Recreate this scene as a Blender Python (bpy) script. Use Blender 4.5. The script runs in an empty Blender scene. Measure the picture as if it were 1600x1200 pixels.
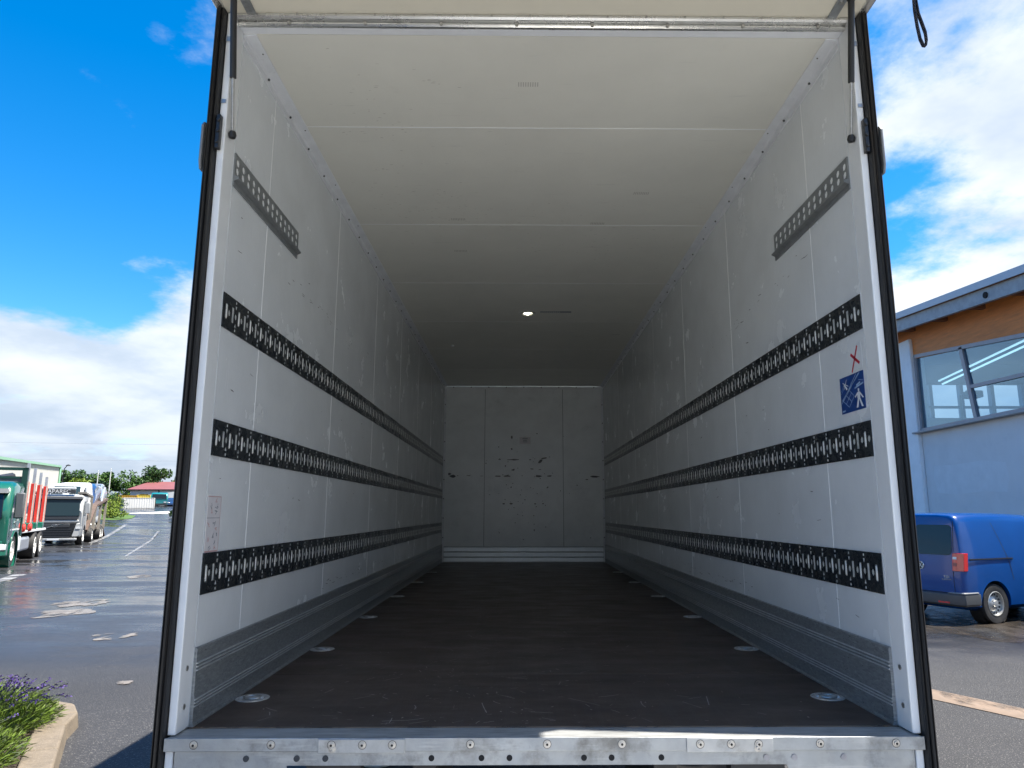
import bpy, math, random
from mathutils import Vector, Matrix
R = math.radians
PI = math.pi
sc = bpy.context.scene
col = sc.collection

# ------------------------------------------------------------------ camera
cam = bpy.data.cameras.new('camera')
cam.sensor_fit = 'HORIZONTAL'; cam.sensor_width = 36.0
cam.lens = 36.0 * 1106.9 / 1600.0
cam.shift_x = -20.19 / 1600.0
cam.clip_start = 0.05; cam.clip_end = 3000
cam_o = bpy.data.objects.new('camera', cam); col.objects.link(cam_o)
YAW, PIT, ROLL = .0106876, .1797087, .00066
fw = Vector((math.sin(YAW)*math.cos(PIT), math.cos(YAW)*math.cos(PIT), math.sin(PIT)))
rt = Vector((math.cos(YAW), -math.sin(YAW), 0)); up = rt.cross(fw)
rt, up = rt*math.cos(ROLL)+up*math.sin(ROLL), up*math.cos(ROLL)-rt*math.sin(ROLL)
cam_o.matrix_world = Matrix(((rt.x, up.x, -fw.x, -.0996), (rt.y, up.y, -fw.y, -2.6474), (rt.z, up.z, -fw.z, 1.82), (0, 0, 0, 1)))
sc.camera = cam_o

# ------------------------------------------------------------------ sky, sun, exposure
SUN = Vector((.485, -.041, 1.0)).normalized()
world = bpy.data.worlds.new('World'); sc.world = world; world.use_nodes = True
wt = world.node_tree; wt.nodes.clear()
def wn(t, **k):
    n = wt.nodes.new(t)
    for a, b in k.items(): setattr(n, a, b)
    return n
def wmath(op, a, b=None, c=None):
    n = wn('ShaderNodeMath', operation=op)
    for i, v in enumerate((a, b, c)):
        if v is None: continue
        if isinstance(v, (int, float)): n.inputs[i].default_value = v
        else: wt.links.new(v, n.inputs[i])
    return n.outputs[0]
def wramp(x, a, b, lo=0., hi=1., smooth=True):
    n = wn('ShaderNodeMapRange'); n.interpolation_type = 'SMOOTHSTEP' if smooth else 'LINEAR'
    wt.links.new(x, n.inputs[0])
    for i, v in enumerate((a, b, lo, hi)): n.inputs[i+1].default_value = v
    return n.outputs[0]
def wnoise(vec, scale, detail, rough, off=(0, 0, 0), sc3=(1, 1, 1), dist=0):
    m = wn('ShaderNodeMapping'); m.inputs[1].default_value = off; m.inputs[3].default_value = sc3
    wt.links.new(vec, m.inputs[0])
    n = wn('ShaderNodeTexNoise'); n.inputs['Scale'].default_value = scale; n.inputs['Detail'].default_value = detail
    n.inputs['Roughness'].default_value = rough; n.inputs['Distortion'].default_value = dist
    wt.links.new(m.outputs[0], n.inputs['Vector'])
    return n.outputs['Fac']
def wmix(f, a, b):
    n = wn('ShaderNodeMix', data_type='RGBA')
    for i, v in ((0, f), (6, a), (7, b)):
        if isinstance(v, (int, float)): n.inputs[i].default_value = v
        elif isinstance(v, tuple): n.inputs[i].default_value = (*v, 1)
        else: wt.links.new(v, n.inputs[i])
    return n.outputs[2]
sky = wn('ShaderNodeTexSky', sky_type='NISHITA')
sky.sun_disc = False
sky.sun_elevation = math.asin(SUN.z)
sky.sun_rotation = math.atan2(SUN.x, SUN.y)
sky.altitude = 200; sky.air_density = 1.0; sky.dust_density = .35; sky.ozone_density = 2.2
hs = wn('ShaderNodeHueSaturation'); hs.inputs['Saturation'].default_value = 1.48; hs.inputs['Value'].default_value = 1.0
wt.links.new(sky.outputs[0], hs.inputs['Color'])
tc = wn('ShaderNodeTexCoord')
sep = wn('ShaderNodeSeparateXYZ'); wt.links.new(tc.outputs['Generated'], sep.inputs[0])
zz = wmath('ADD', wmath('MAXIMUM', sep.outputs[2], 0.0), .22)
cmb = wn('ShaderNodeCombineXYZ')
wt.links.new(wmath('DIVIDE', sep.outputs[0], zz), cmb.inputs[0]); wt.links.new(wmath('DIVIDE', sep.outputs[1], zz), cmb.inputs[1])
P = cmb.outputs[0]
n1 = wnoise(P, 1.15, 9, .58, (2.4, 19.2, 1), dist=.25)
n2 = wnoise(P, 3.6, 8, .62, (9.1, 1.7, 3))
# a cloud bank lies to the east and low along the horizon, the western sky overhead is open
east = wmath('MULTIPLY', sep.outputs[0], .22)
low = wramp(sep.outputs[2], .05, .44, .42, 0.0)
dens = wmath('ADD', wmath('ADD', wmath('ADD', n1, east), low), wmath('MULTIPLY', wmath('SUBTRACT', n2, .5), .55))
mask = wramp(dens, .52, .72)
shade = wramp(wnoise(P, 1.9, 6, .55, (5.3, 2.2, 1)), .36, .66)
lowdim = wramp(sep.outputs[2], .0, .30, .0, 1.)
bright = wmix(lowdim, wmix(shade, (2.1, 2.5, 3.1), (3.1, 3.4, 3.8)), wmix(shade, (2.7, 3.1, 3.6), (4.5, 4.6, 4.75)))
haze = wramp(sep.outputs[2], -.02, .24, .92, 0.0)
base = wmix(haze, hs.outputs[0], (2.6, 3.4, 4.5))
final = wmix(wmath('MULTIPLY', mask, .94), base, bright)
bg = wn('ShaderNodeBackground'); bg.inputs['Strength'].default_value = .09
wt.links.new(final, bg.inputs['Color'])
wo = wn('ShaderNodeOutputWorld'); wt.links.new(bg.outputs[0], wo.inputs[0])

sun = bpy.data.lights.new('sun', 'SUN'); sun.energy = 4.2; sun.angle = R(.53); sun.color = (1.0, .94, .84)
sun_o = bpy.data.objects.new('sun', sun); col.objects.link(sun_o)
sun_o.rotation_euler = SUN.to_track_quat('Z', 'Y').to_euler()
sun_o.location = SUN*60

sc.view_settings.view_transform = 'Standard'; sc.view_settings.look = 'None'
sc.view_settings.exposure = 1.56; sc.view_settings.gamma = 1.0
sc.view_settings.use_curve_mapping = False
sc.render.engine = 'CYCLES'
sc.cycles.use_denoising = True
sc.cycles.max_bounces = 14; sc.cycles.diffuse_bounces = 10; sc.cycles.glossy_bounces = 4
sc.cycles.transmission_bounces = 6; sc.cycles.transparent_max_bounces = 8
sc.cycles.sample_clamp_indirect = 6.0
sc.cycles.caustics_reflective = False; sc.cycles.caustics_refractive = False

# ------------------------------------------------------------------ materials
MATS = {}
def mat(name, c, rough=.5, metal=0., var=0., vs=6., bump=0., bs=60., stretch=(1, 1, 1), spec=.5, coat=0.,
        dirt=None, streak=None, rvar=0., emis=None, speck=None):
    """procedural Principled material. dirt=(colour, scale, lo, hi, amount); streak=(stretch, scale, lo, hi, colour, amount); speck=(scale, lo, hi, colour)"""
    m = bpy.data.materials.new(name); m.use_nodes = True; t = m.node_tree
    b = t.nodes['Principled BSDF']
    b.inputs['Roughness'].default_value = rough; b.inputs['Metallic'].default_value = metal
    b.inputs['Specular IOR Level'].default_value = spec; b.inputs['Coat Weight'].default_value = coat
    b.inputs['Coat Roughness'].default_value = .06
    tcn = t.nodes.new('ShaderNodeTexCoord')
    def noise(scale, detail=6, st=(1, 1, 1), off=(0, 0, 0), rg=.6):
        mp = t.nodes.new('ShaderNodeMapping'); mp.inputs[3].default_value = st; mp.inputs[1].default_value = off
        t.links.new(tcn.outputs['Object'], mp.inputs[0])
        n = t.nodes.new('ShaderNodeTexNoise'); n.inputs['Scale'].default_value = scale; n.inputs['Detail'].default_value = detail
        n.inputs['Roughness'].default_value = rg
        t.links.new(mp.outputs[0], n.inputs['Vector']); return n.outputs['Fac']
    def rng(x, a, bb, lo=0., hi=1.):
        n = t.nodes.new('ShaderNodeMapRange'); t.links.new(x, n.inputs[0])
        for i, v in enumerate((a, bb, lo, hi)): n.inputs[i+1].default_value = v
        return n.outputs[0]
    def mix(f, a, bb):
        n = t.nodes.new('ShaderNodeMix'); n.data_type = 'RGBA'
        for i, v in ((0, f), (6, a), (7, bb)):
            if isinstance(v, tuple): n.inputs[i].default_value = (*v, 1)
            else: t.links.new(v, n.inputs[i])
        return n.outputs[2]
    cur = tuple(c)
    if var:
        cur = mix(rng(noise(vs, 7, stretch), .3, .7), tuple(max(0, x*(1-var)) for x in c), tuple(min(1, x*(1+var)) for x in c))
    if dirt:
        dc, dscale, lo, hi, amt = dirt
        cur = mix(rng(noise(dscale, 9, stretch, (4, 2, 9), .68), lo, hi, 0, amt), cur, dc)
    if streak:
        for st, s_, lo, hi, sc_, amt in (streak if isinstance(streak[0], tuple) and len(streak[0]) == 6 else (streak,)):
            cur = mix(rng(noise(s_, 3, st, (1.3, 5.7, 2.9), .5), lo, hi, 0, amt), cur, sc_)
    if speck:
        s_, lo, hi, sc_ = speck
        cur = mix(rng(noise(s_, 2, (1, 1, 1), (7, 3, 1)), lo, hi), cur, sc_)
    if isinstance(cur, tuple): b.inputs['Base Color'].default_value = (*cur, 1)
    else: t.links.new(cur, b.inputs['Base Color'])
    if rvar:
        t.links.new(rng(noise(vs*1.7, 6, stretch, (2, 8, 4)), .3, .7, max(0, rough-rvar), min(1, rough+rvar)), b.inputs['Roughness'])
    if bump:
        bn = t.nodes.new('ShaderNodeBump'); bn.inputs['Strength'].default_value = bump; bn.inputs['Distance'].default_value = .01
        t.links.new(noise(bs, 5, stretch), bn.inputs['Height']); t.links.new(bn.outputs[0], b.inputs['Normal'])
    if emis:
        b.inputs['Emission Color'].default_value = (*emis[0], 1); b.inputs['Emission Strength'].default_value = emis[1]
    MATS[name] = m
    return m
def glass(name, tint=(.8, .9, .92), fac=None):
    m = bpy.data.materials.new(name); m.use_nodes = True; t = m.node_tree; t.nodes.clear()
    o = t.nodes.new('ShaderNodeOutputMaterial'); tr = t.nodes.new('ShaderNodeBsdfTransparent'); tr.inputs[0].default_value = (*tint, 1)
    g = t.nodes.new('ShaderNodeBsdfGlossy'); g.inputs['Roughness'].default_value = .01; g.inputs[0].default_value = (.50, .74, .95, 1)
    lw_ = t.nodes.new('ShaderNodeLayerWeight'); lw_.inputs[0].default_value = .5
    pw_ = t.nodes.new('ShaderNodeMath'); pw_.operation = 'POWER'; pw_.inputs[1].default_value = 2.0; t.links.new(lw_.outputs['Facing'], pw_.inputs[0])
    f = t.nodes.new('ShaderNodeMath'); f.operation = 'MULTIPLY_ADD'; f.inputs[1].default_value = .75; f.inputs[2].default_value = .06; t.links.new(pw_.outputs[0], f.inputs[0])
    mx = t.nodes.new('ShaderNodeMixShader')
    t.links.new(f.outputs[0], mx.inputs[0]); t.links.new(tr.outputs[0], mx.inputs[1]); t.links.new(g.outputs[0], mx.inputs[2])
    t.links.new(mx.outputs[0], o.inputs[0]); MATS[name] = m; return m
def leafmat(name, c1, c2, scale=1.2):
    m = mat(name, c1, .55, 0, .35, scale, spec=.3)
    t = m.node_tree; b = t.nodes['Principled BSDF']
    b.inputs['Subsurface Weight'].default_value = 0
    return m

mat('wall_paint', (.76, .79, .81), .24, 0, .05, 2.5, .06, 90, streak=(((1, 26, 1.1), 5.0, .50, .85, (.80, .83, .85), .10), ((1, 60, 2.2), 3.0, .58, .85, (.62, .64, .65), .3)), dirt=((.60, .62, .62), 3.2, .50, .90, .35), rvar=.05)
mat('seam_white', (.86, .87, .87), .5)
mat('ceiling_paint', (.77, .76, .69), .42, 0, .04, 2.0, .05, 70, dirt=((.62, .60, .53), 4.0, .62, .82, .45), streak=((1.2, 9, 1), 3.0, .66, .78, (.64, .63, .58), .5))
mat('trim_white', (.76, .78, .81), .4, 0, .07, 9, .05, 80, dirt=((.4, .41, .42), 30, .60, .8, .5))
mat('header_white', (.78, .80, .83), .36, 0, .04, 6, dirt=((.42, .44, .47), 22, .64, .85, .4))
mat('jamb_white', (.82, .84, .85), .35, 0, .04, 6, .04, 60, dirt=((.40, .38, .35), 9, .66, .86, .55))
mat('bulkhead_paint', (.84, .87, .88), .30, 0, .06, 3, .09, 26, dirt=((.64, .66, .67), 5, .50, .90, .4), rvar=.05)
mat('floor_ply', (.072, .051, .042), .44, 0, .22, 2, .10, 160, stretch=(1, 2, 1), rvar=.10, spec=.38, dirt=((.105, .085, .075), 1.6, .48, .80, .6), streak=(((2, 70, 1), 4.0, .70, .75, (.12, .10, .09), .35), ((26, .35, 1), 2.2, .50, .80, (.10, .085, .075), .55)))
mat('kick_metal', (.30, .32, .33), .36, .4, .2, 7, .1, 50, stretch=(1, 5, 18), rvar=.12, dirt=((.16, .17, .175), 5, .46, .72, .7), streak=((1, 10, 60), 3.0, .60, .70, (.55, .56, .56), .5))
mat('kick_bright', (.62, .64, .65), .34, .4, .15, 8, stretch=(1, 3, 1), dirt=((.34, .35, .36), 6, .5, .8, .6))
mat('slat_alu', (.88, .92, .94), .42, .35, .05, 8, rvar=.06)
mat('rail_black', (.028, .034, .039), .28, .25, .25, 14, .08, 120, dirt=((.10, .11, .115), 26, .60, .78, .6), rvar=.1)
mat('rail_bar', (.86, .87, .84), .30, .15, .10, 30, rvar=.08)
mat('rail_dull', (.55, .57, .56), .42, .2, .2, 40)
mat('rail_back', (.60, .62, .60), .5, .2, .3, 20)
mat('rail_mark', (.62, .64, .64), .5, 0, .2, 30)
mat('rail_grey', (.26, .275, .28), .45, .45, .15, 12, .06, 90, dirt=((.15, .155, .16), 12, .55, .8, .6))
mat('hole_white', (.93, .94, .94), .4)
mat('screw_dark', (.11, .11, .115), .5, .6, .2, 40)
mat('screw_steel', (.46, .45, .43), .35, .85, .15, 60)
mat('ring_zinc', (.66, .67, .67), .32, .5, .2, 40, rvar=.1)
mat('rubber', (.012, .012, .013), .48, 0, .3, 9, .12, 50, stretch=(1, 1, .15), streak=((14, 14, .25), 4, .58, .72, (.075, .065, .055), .8))
mat('black_plastic', (.014, .015, .017), .38, 0, .2, 20)
mat('alu', (.62, .62, .60), .28, .8, .06, 6, .02, 90, rvar=.06, dirt=((.33, .32, .29), 6, .55, .8, .5))
mat('galv', (.36, .38, .395), .44, .62, .16, 9, .08, 60, rvar=.1, dirt=((.15, .148, .14), 7.0, .50, .70, .85), streak=((.8, 1, 8), 6, .60, .75, (.56, .58, .59), .5))
mat('galv_light', (.44, .45, .45), .42, .5, .14, 11, .08, 70, rvar=.1, dirt=((.20, .19, .17), 8, .50, .72, .8))
mat('sill_top', (.42, .43, .43), .42, .35, .2, 8, .12, 60, stretch=(1, 6, 1), dirt=((.13, .13, .13), 7, .5, .75, .7), rvar=.1)
mat('plug_dark', (.03, .036, .045), .5, 0, .2, 30)
mat('plug_grey', (.36, .35, .36), .5, .3, .2, 30)
mat('hole_black', (.004, .004, .005), .8)
mat('hatch_cream', (.78, .74, .62), .45, 0, .03, 3, dirt=((.5, .47, .38), 6, .66, .85, .3))
mat('lamp_rim', (.7, .7, .68), .3, .6)
mat('lamp_led', (.8, .8, .7), .4, emis=((1.0, .96, .72), 1.5))
mat('sticker_blue', (.008, .055, .24), .35, 0, .1, 30)
mat('sticker_white', (.78, .80, .82), .4)
mat('sticker_line', (.32, .46, .66), .4)
mat('sticker_red', (.55, .012, .035), .4)
mat('sticker_paper', (.70, .68, .70), .45, 0, .03, 40)
mat('sticker_pink', (.60, .36, .36), .45)
mat('sticker_ink', (.14, .17, .22), .5)
mat('scuff', (.10, .105, .11), .6, 0, .4, 30)
mat('ceiling_smudge', (.52, .50, .45), .6)
mat('scuff_light', (.80, .82, .83), .5)
mat('floor_scratch', (.52, .48, .43), .6, 0, .3, 30)
mat('outer_white', (.78, .79, .80), .3, 0, .03, 2)
mat('chassis', (.03, .03, .032), .55, .2, .3, 8)
mat('strap', (.012, .013, .022), .6, 0, .2, 60, .1, 200)
mat('tyre', (.022, .022, .023), .68, 0, .3, 12, .15, 60, dirt=((.12, .105, .085), 6, .5, .8, .5))
mat('rim_steel', (.52, .52, .50), .35, .65, .12, 14, dirt=((.30, .25, .18), 8, .58, .8, .6))
mat('rim_white', (.72, .71, .68), .4, .1, .1, 10)
mat('window_dark', (.008, .012, .016), .04, 0, spec=.45)
mat('chrome', (.78, .79, .80), .14, .95)
mat('orange_lens', (.65, .16, .01), .2)
mat('red_lens', (.50, .006, .01), .14, 0, .15, 60, coat=.6)
mat('red_lens_dark', (.22, .004, .008), .14, coat=.6)
mat('clear_lens', (.62, .64, .66), .12, .2, .15, 30)
mat('shut_line', (.004, .006, .012), .6)
glass('pane_glass', (.66, .80, .88))
mat('bluepaint', (.001, .048, .215), .26, 0, .05, 3, coat=.40, spec=.35, dirt=((.03, .06, .14), 5, .58, .85, .25))
mat('bumper_grey', (.045, .048, .052), .5, 0, .1, 20)
mat('bumper_scuff', (.19, .20, .21), .4, 0, .12, 20)

# ------------------------------------------------------------------ mesh helpers
class MB:
    def __init__(s): s.v = []; s.f = []
    def add(s, vs, fs):
        o = len(s.v); s.v += [tuple(p) for p in vs]; s.f += [tuple(i+o for i in f) for f in fs]; return s
    def box(s, x0, x1, y0, y1, z0, z1):
        x0, x1 = min(x0, x1), max(x0, x1); y0, y1 = min(y0, y1), max(y0, y1); z0, z1 = min(z0, z1), max(z0, z1)
        return s.add([(x, y, z) for x in (x0, x1) for y in (y0, y1) for z in (z0, z1)],
                     [(0, 1, 3, 2), (4, 6, 7, 5), (0, 4, 5, 1), (2, 3, 7, 6), (0, 2, 6, 4), (1, 5, 7, 3)])
    def hexa(s, p):  # 8 corners: bottom 4 (ccw), top 4 (ccw)
        return s.add(p, [(3, 2, 1, 0), (4, 5, 6, 7), (0, 1, 5, 4), (1, 2, 6, 5), (2, 3, 7, 6), (3, 0, 4, 7)])
    def bar(s, a, b, w, h=None, upv=(0, 0, 1)):
        a, b = Vector(a), Vector(b); d = (b-a).normalized(); h = w if h is None else h
        sd = d.cross(Vector(upv))
        if sd.length < 1e-4: sd = d.cross(Vector((1, 0, 0)))
        sd.normalize(); u = sd.cross(d)
        q = [(-1, -1), (1, -1), (1, 1), (-1, 1)]
        vs = [a+sd*i*w/2+u*j*h/2 for i, j in q]+[b+sd*i*w/2+u*j*h/2 for i, j in q]
        return s.add(vs, [(0, 1, 2, 3), (7, 6, 5, 4), (0, 4, 5, 1), (1, 5, 6, 2), (2, 6, 7, 3), (3, 7, 4, 0)])
    def cyl(s, a, b, r0, r1=None, n=12, caps=True):
        a, b = Vector(a), Vector(b); r1 = r0 if r1 is None else r1
        d = (b-a).normalized(); e = Vector((0, 0, 1)) if abs(d.z) < .9 else Vector((1, 0, 0))
        u = d.cross(e).normalized(); w = d.cross(u)
        vs = []
        for p, r in ((a, r0), (b, r1)):
            vs += [p+(u*math.cos(2*PI*i/n)+w*math.sin(2*PI*i/n))*r for i in range(n)]
        fs = [(i, i+n, (i+1) % n+n, (i+1) % n) for i in range(n)]
        if caps: fs += [tuple(range(n)), tuple(range(2*n-1, n-1, -1))]
        return s.add(vs, fs)
    def tube(s, pts, r, n=8, caps=True):
        pts = [Vector(p) for p in pts]; rs = r if isinstance(r, (list, tuple)) else [r]*len(pts)
        vs = []; pu = None
        for i, p in enumerate(pts):
            d = (pts[min(i+1, len(pts)-1)]-pts[max(i-1, 0)]).normalized()
            if pu is None:
                e = Vector((0, 0, 1)) if abs(d.z) < .9 else Vector((1, 0, 0)); pu = d.cross(e).normalized()
            pu = (pu-d*pu.dot(d)).normalized(); w = d.cross(pu)
            vs += [p+(pu*math.cos(2*PI*k/n)+w*math.sin(2*PI*k/n))*rs[i] for k in range(n)]
        fs = []
        for i in range(len(pts)-1):
            fs += [(i*n+k, i*n+(k+1) % n, (i+1)*n+(k+1) % n, (i+1)*n+k) for k in range(n)]
        if caps: fs += [tuple(range(n-1, -1, -1)), tuple((len(pts)-1)*n+k for k in range(n))]
        return s.add(vs, fs)
    def prism(s, poly, axis, a, b):
        """polygon in the plane across axis ('x': (y,z), 'y': (x,z), 'z': (x,y)) swept from a to b"""
        def P(u, v, w): return {'x': (w, u, v), 'y': (u, w, v), 'z': (u, v, w)}[axis]
        n = len(poly)
        return s.add([P(u, v, a) for u, v in poly]+[P(u, v, b) for u, v in poly],
                     [tuple(range(n)), tuple(range(2*n-1, n-1, -1))]+[(i, i+n, (i+1) % n+n, (i+1) % n) for i in range(n)])
    def lathe(s, prof, c, axis='y', n=28):
        """prof: (radius, offset along axis) list, closed around centre c"""
        vs = []
        for r, o in prof:
            for k in range(n):
                a = 2*PI*k/n; u, v = r*math.cos(a), r*math.sin(a)
                p = {'x': (o, u, v), 'y': (u, o, v), 'z': (u, v, o)}[axis]
                vs.append((c[0]+p[0], c[1]+p[1], c[2]+p[2]))
        fs = []
        for i in range(len(prof)-1):
            fs += [(i*n+k, i*n+(k+1) % n, (i+1)*n+(k+1) % n, (i+1)*n+k) for k in range(n)]
        return s.add(vs, fs)
    def quad(s, *p): return s.add(p, [tuple(range(len(p)))])
    def build(s, name, m, parent=None, smooth=True, bevel=0, seg=2, sub=0, ang=38):
        me = bpy.data.meshes.new(name); me.from_pydata(s.v, [], s.f)
        me.materials.append(MATS[m] if isinstance(m, str) else m)
        fix_normals(me)
        o = bpy.data.objects.new(name, me); col.objects.link(o)
        if parent: o.parent = parent
        if smooth:
            me.shade_smooth()
            if not sub: me.set_sharp_from_angle(angle=R(ang))
        if bevel:
            md = o.modifiers.new('bevel', 'BEVEL'); md.width = bevel; md.segments = seg; md.limit_method = 'ANGLE'; md.angle_limit = R(30)
        if sub:
            md = o.modifiers.new('subsurf', 'SUBSURF'); md.levels = sub; md.render_levels = sub
        return o
def fix_normals(me):
    if len(me.polygons) > 60000: return
    import bmesh
    b = bmesh.new(); b.from_mesh(me); bmesh.ops.recalc_face_normals(b, faces=b.faces); b.to_mesh(me); b.free()
def empty(name, loc=(0, 0, 0), rz=0, label=None, cat=None, group=None):
    o = bpy.data.objects.new(name, None); col.objects.link(o); o.empty_display_size = .3
    o.location = loc; o.rotation_euler = (0, 0, rz); tag(o, label, cat, group); return o
def tag(o, label=None, cat=None, group=None, kind=None):
    for k, v in (('label', label), ('category', cat), ('group', group), ('kind', kind)):
        if v: o[k] = v
    return o
def stuff(o): o['kind'] = 'stuff'; return o
def struct(o, label=None): o['kind'] = 'structure'; o['label'] = label or o.name; return o
def dup(o, name, parent, loc):
    c = o.copy(); c.name = name; col.objects.link(c); c.parent = parent; c.location = loc; return c
def text_mesh(body, size, name, m, parent, mtx, ext=.002, align='CENTER', xs=1.0):
    cu = bpy.data.curves.new('t', 'FONT'); cu.body = body; cu.size = size; cu.extrude = ext; cu.align_x = align; cu.align_y = 'CENTER'
    t = bpy.data.objects.new('t', cu); col.objects.link(t)
    dg = bpy.context.evaluated_depsgraph_get()
    me = bpy.data.meshes.new_from_object(t.evaluated_get(dg))
    bpy.data.objects.remove(t); bpy.data.curves.remove(cu)
    me.materials.clear(); me.materials.append(MATS[m])
    me.transform(mtx @ Matrix.Diagonal((xs, 1, 1, 1)))
    o = bpy.data.objects.new(name, me); col.objects.link(o); o.parent = parent; return o
def boolcut(o, cutters):
    tmp = []
    for cb in cutters:
        me = bpy.data.meshes.new('cut'); me.from_pydata(cb.v, [], cb.f); fix_normals(me)
        c = bpy.data.objects.new('cut', me); col.objects.link(c); c.matrix_world = o.matrix_world; tmp.append(c)
        if o.parent: c.parent = o.parent
        md = o.modifiers.new('b', 'BOOLEAN'); md.operation = 'DIFFERENCE'; md.object = c; md.solver = 'EXACT'
    bpy.context.view_layer.update()
    dg = bpy.context.evaluated_depsgraph_get()
    me = bpy.data.meshes.new_from_object(o.evaluated_get(dg))
    o.modifiers.clear(); old = o.data; o.data = me
    me.shade_smooth(); me.set_sharp_from_angle(angle=R(40))
    for c in tmp: bpy.data.objects.remove(c)
def wheel(name, parent, c, r, w, side, rim='rim_steel', parts=True, holes=0):
    """wheel on the y axis; side=+1 means the outer face looks to +y"""
    x, y, z = c; s = side
    t = MB().lathe([(r*.62, -w*.45), (r*.80, -w*.5), (r*.97, -w*.48), (r, -w*.36), (r, w*.36), (r*.97, w*.48), (r*.80, w*.5), (r*.62, w*.42), (r*.62, -w*.45)], c, 'y', 32)
    for k in range(40):
        a = 2*PI*k/40
    o = t.build(name, 'tyre', parent)
    k = w*.5*s
    rm = MB().lathe([(r*.63, k*.95), (r*.60, k*1.0), (r*.57, k*.55), (r*.40, k*.42), (r*.30, k*.72), (r*.17, k*.80), (r*.15, k*.98), (.001, k*1.0)], c, 'y', 28)
    ro = rm.build('rim', rim, o)
    if holes:
        hb = MB()
        for i in range(holes):
            a = 2*PI*i/holes; cx, cz = x+r*.475*math.cos(a), z+r*.475*math.sin(a)
            ux, uz = math.cos(a), math.sin(a); q = []
            for du, dv in ((-.05, -.045), (.05, -.05), (.05, .05), (-.05, .045)):
                q.append((cx+(ux*du-uz*dv)*r, y+k*.56, cz+(uz*du+ux*dv)*r))
            hb.quad(*q)
        for i in range(5):
            a = 2*PI*i/5; hb.cyl((x+r*.24*math.cos(a), y+k*.70, z+r*.24*math.sin(a)), (x+r*.24*math.cos(a), y+k*.80, z+r*.24*math.sin(a)), r*.03, n=6)
        stuff(hb.build('rim_hole', 'hole_black', o))
    return o

# ------------------------------------------------------------------ ground
def gh(x, y):
    d = math.hypot(x, y); s = .05
    if d < 50: return 0.
    if d < 70: return s*(d-50)**2/40
    if d < 112: return s*(d-60)
    if d < 130: return s*52+s*(9-(130-d)**2/36)
    return s*61
g = MB(); radii = [0, 4, 8, 12, 16, 20, 25, 30, 36, 42, 48, 52, 56, 60, 65, 70, 76, 82, 90, 98, 106, 112, 116, 120, 125, 130, 150, 200, 320, 600, 1200, 2400]
NS = 96
g.v.append((0, 0, 0))
for r in radii[1:]:
    for k in range(NS):
        a = 2*PI*k/NS; x, y = r*math.cos(a), r*math.sin(a); g.v.append((x, y, gh(x, y)))
for k in range(NS): g.f.append((0, 1+k, 1+(k+1) % NS))
for i in range(len(radii)-2):
    for k in range(NS):
        a, b = 1+i*NS, 1+(i+1)*NS
        g.f.append((a+k, b+k, b+(k+1) % NS, a+(k+1) % NS))
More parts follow.
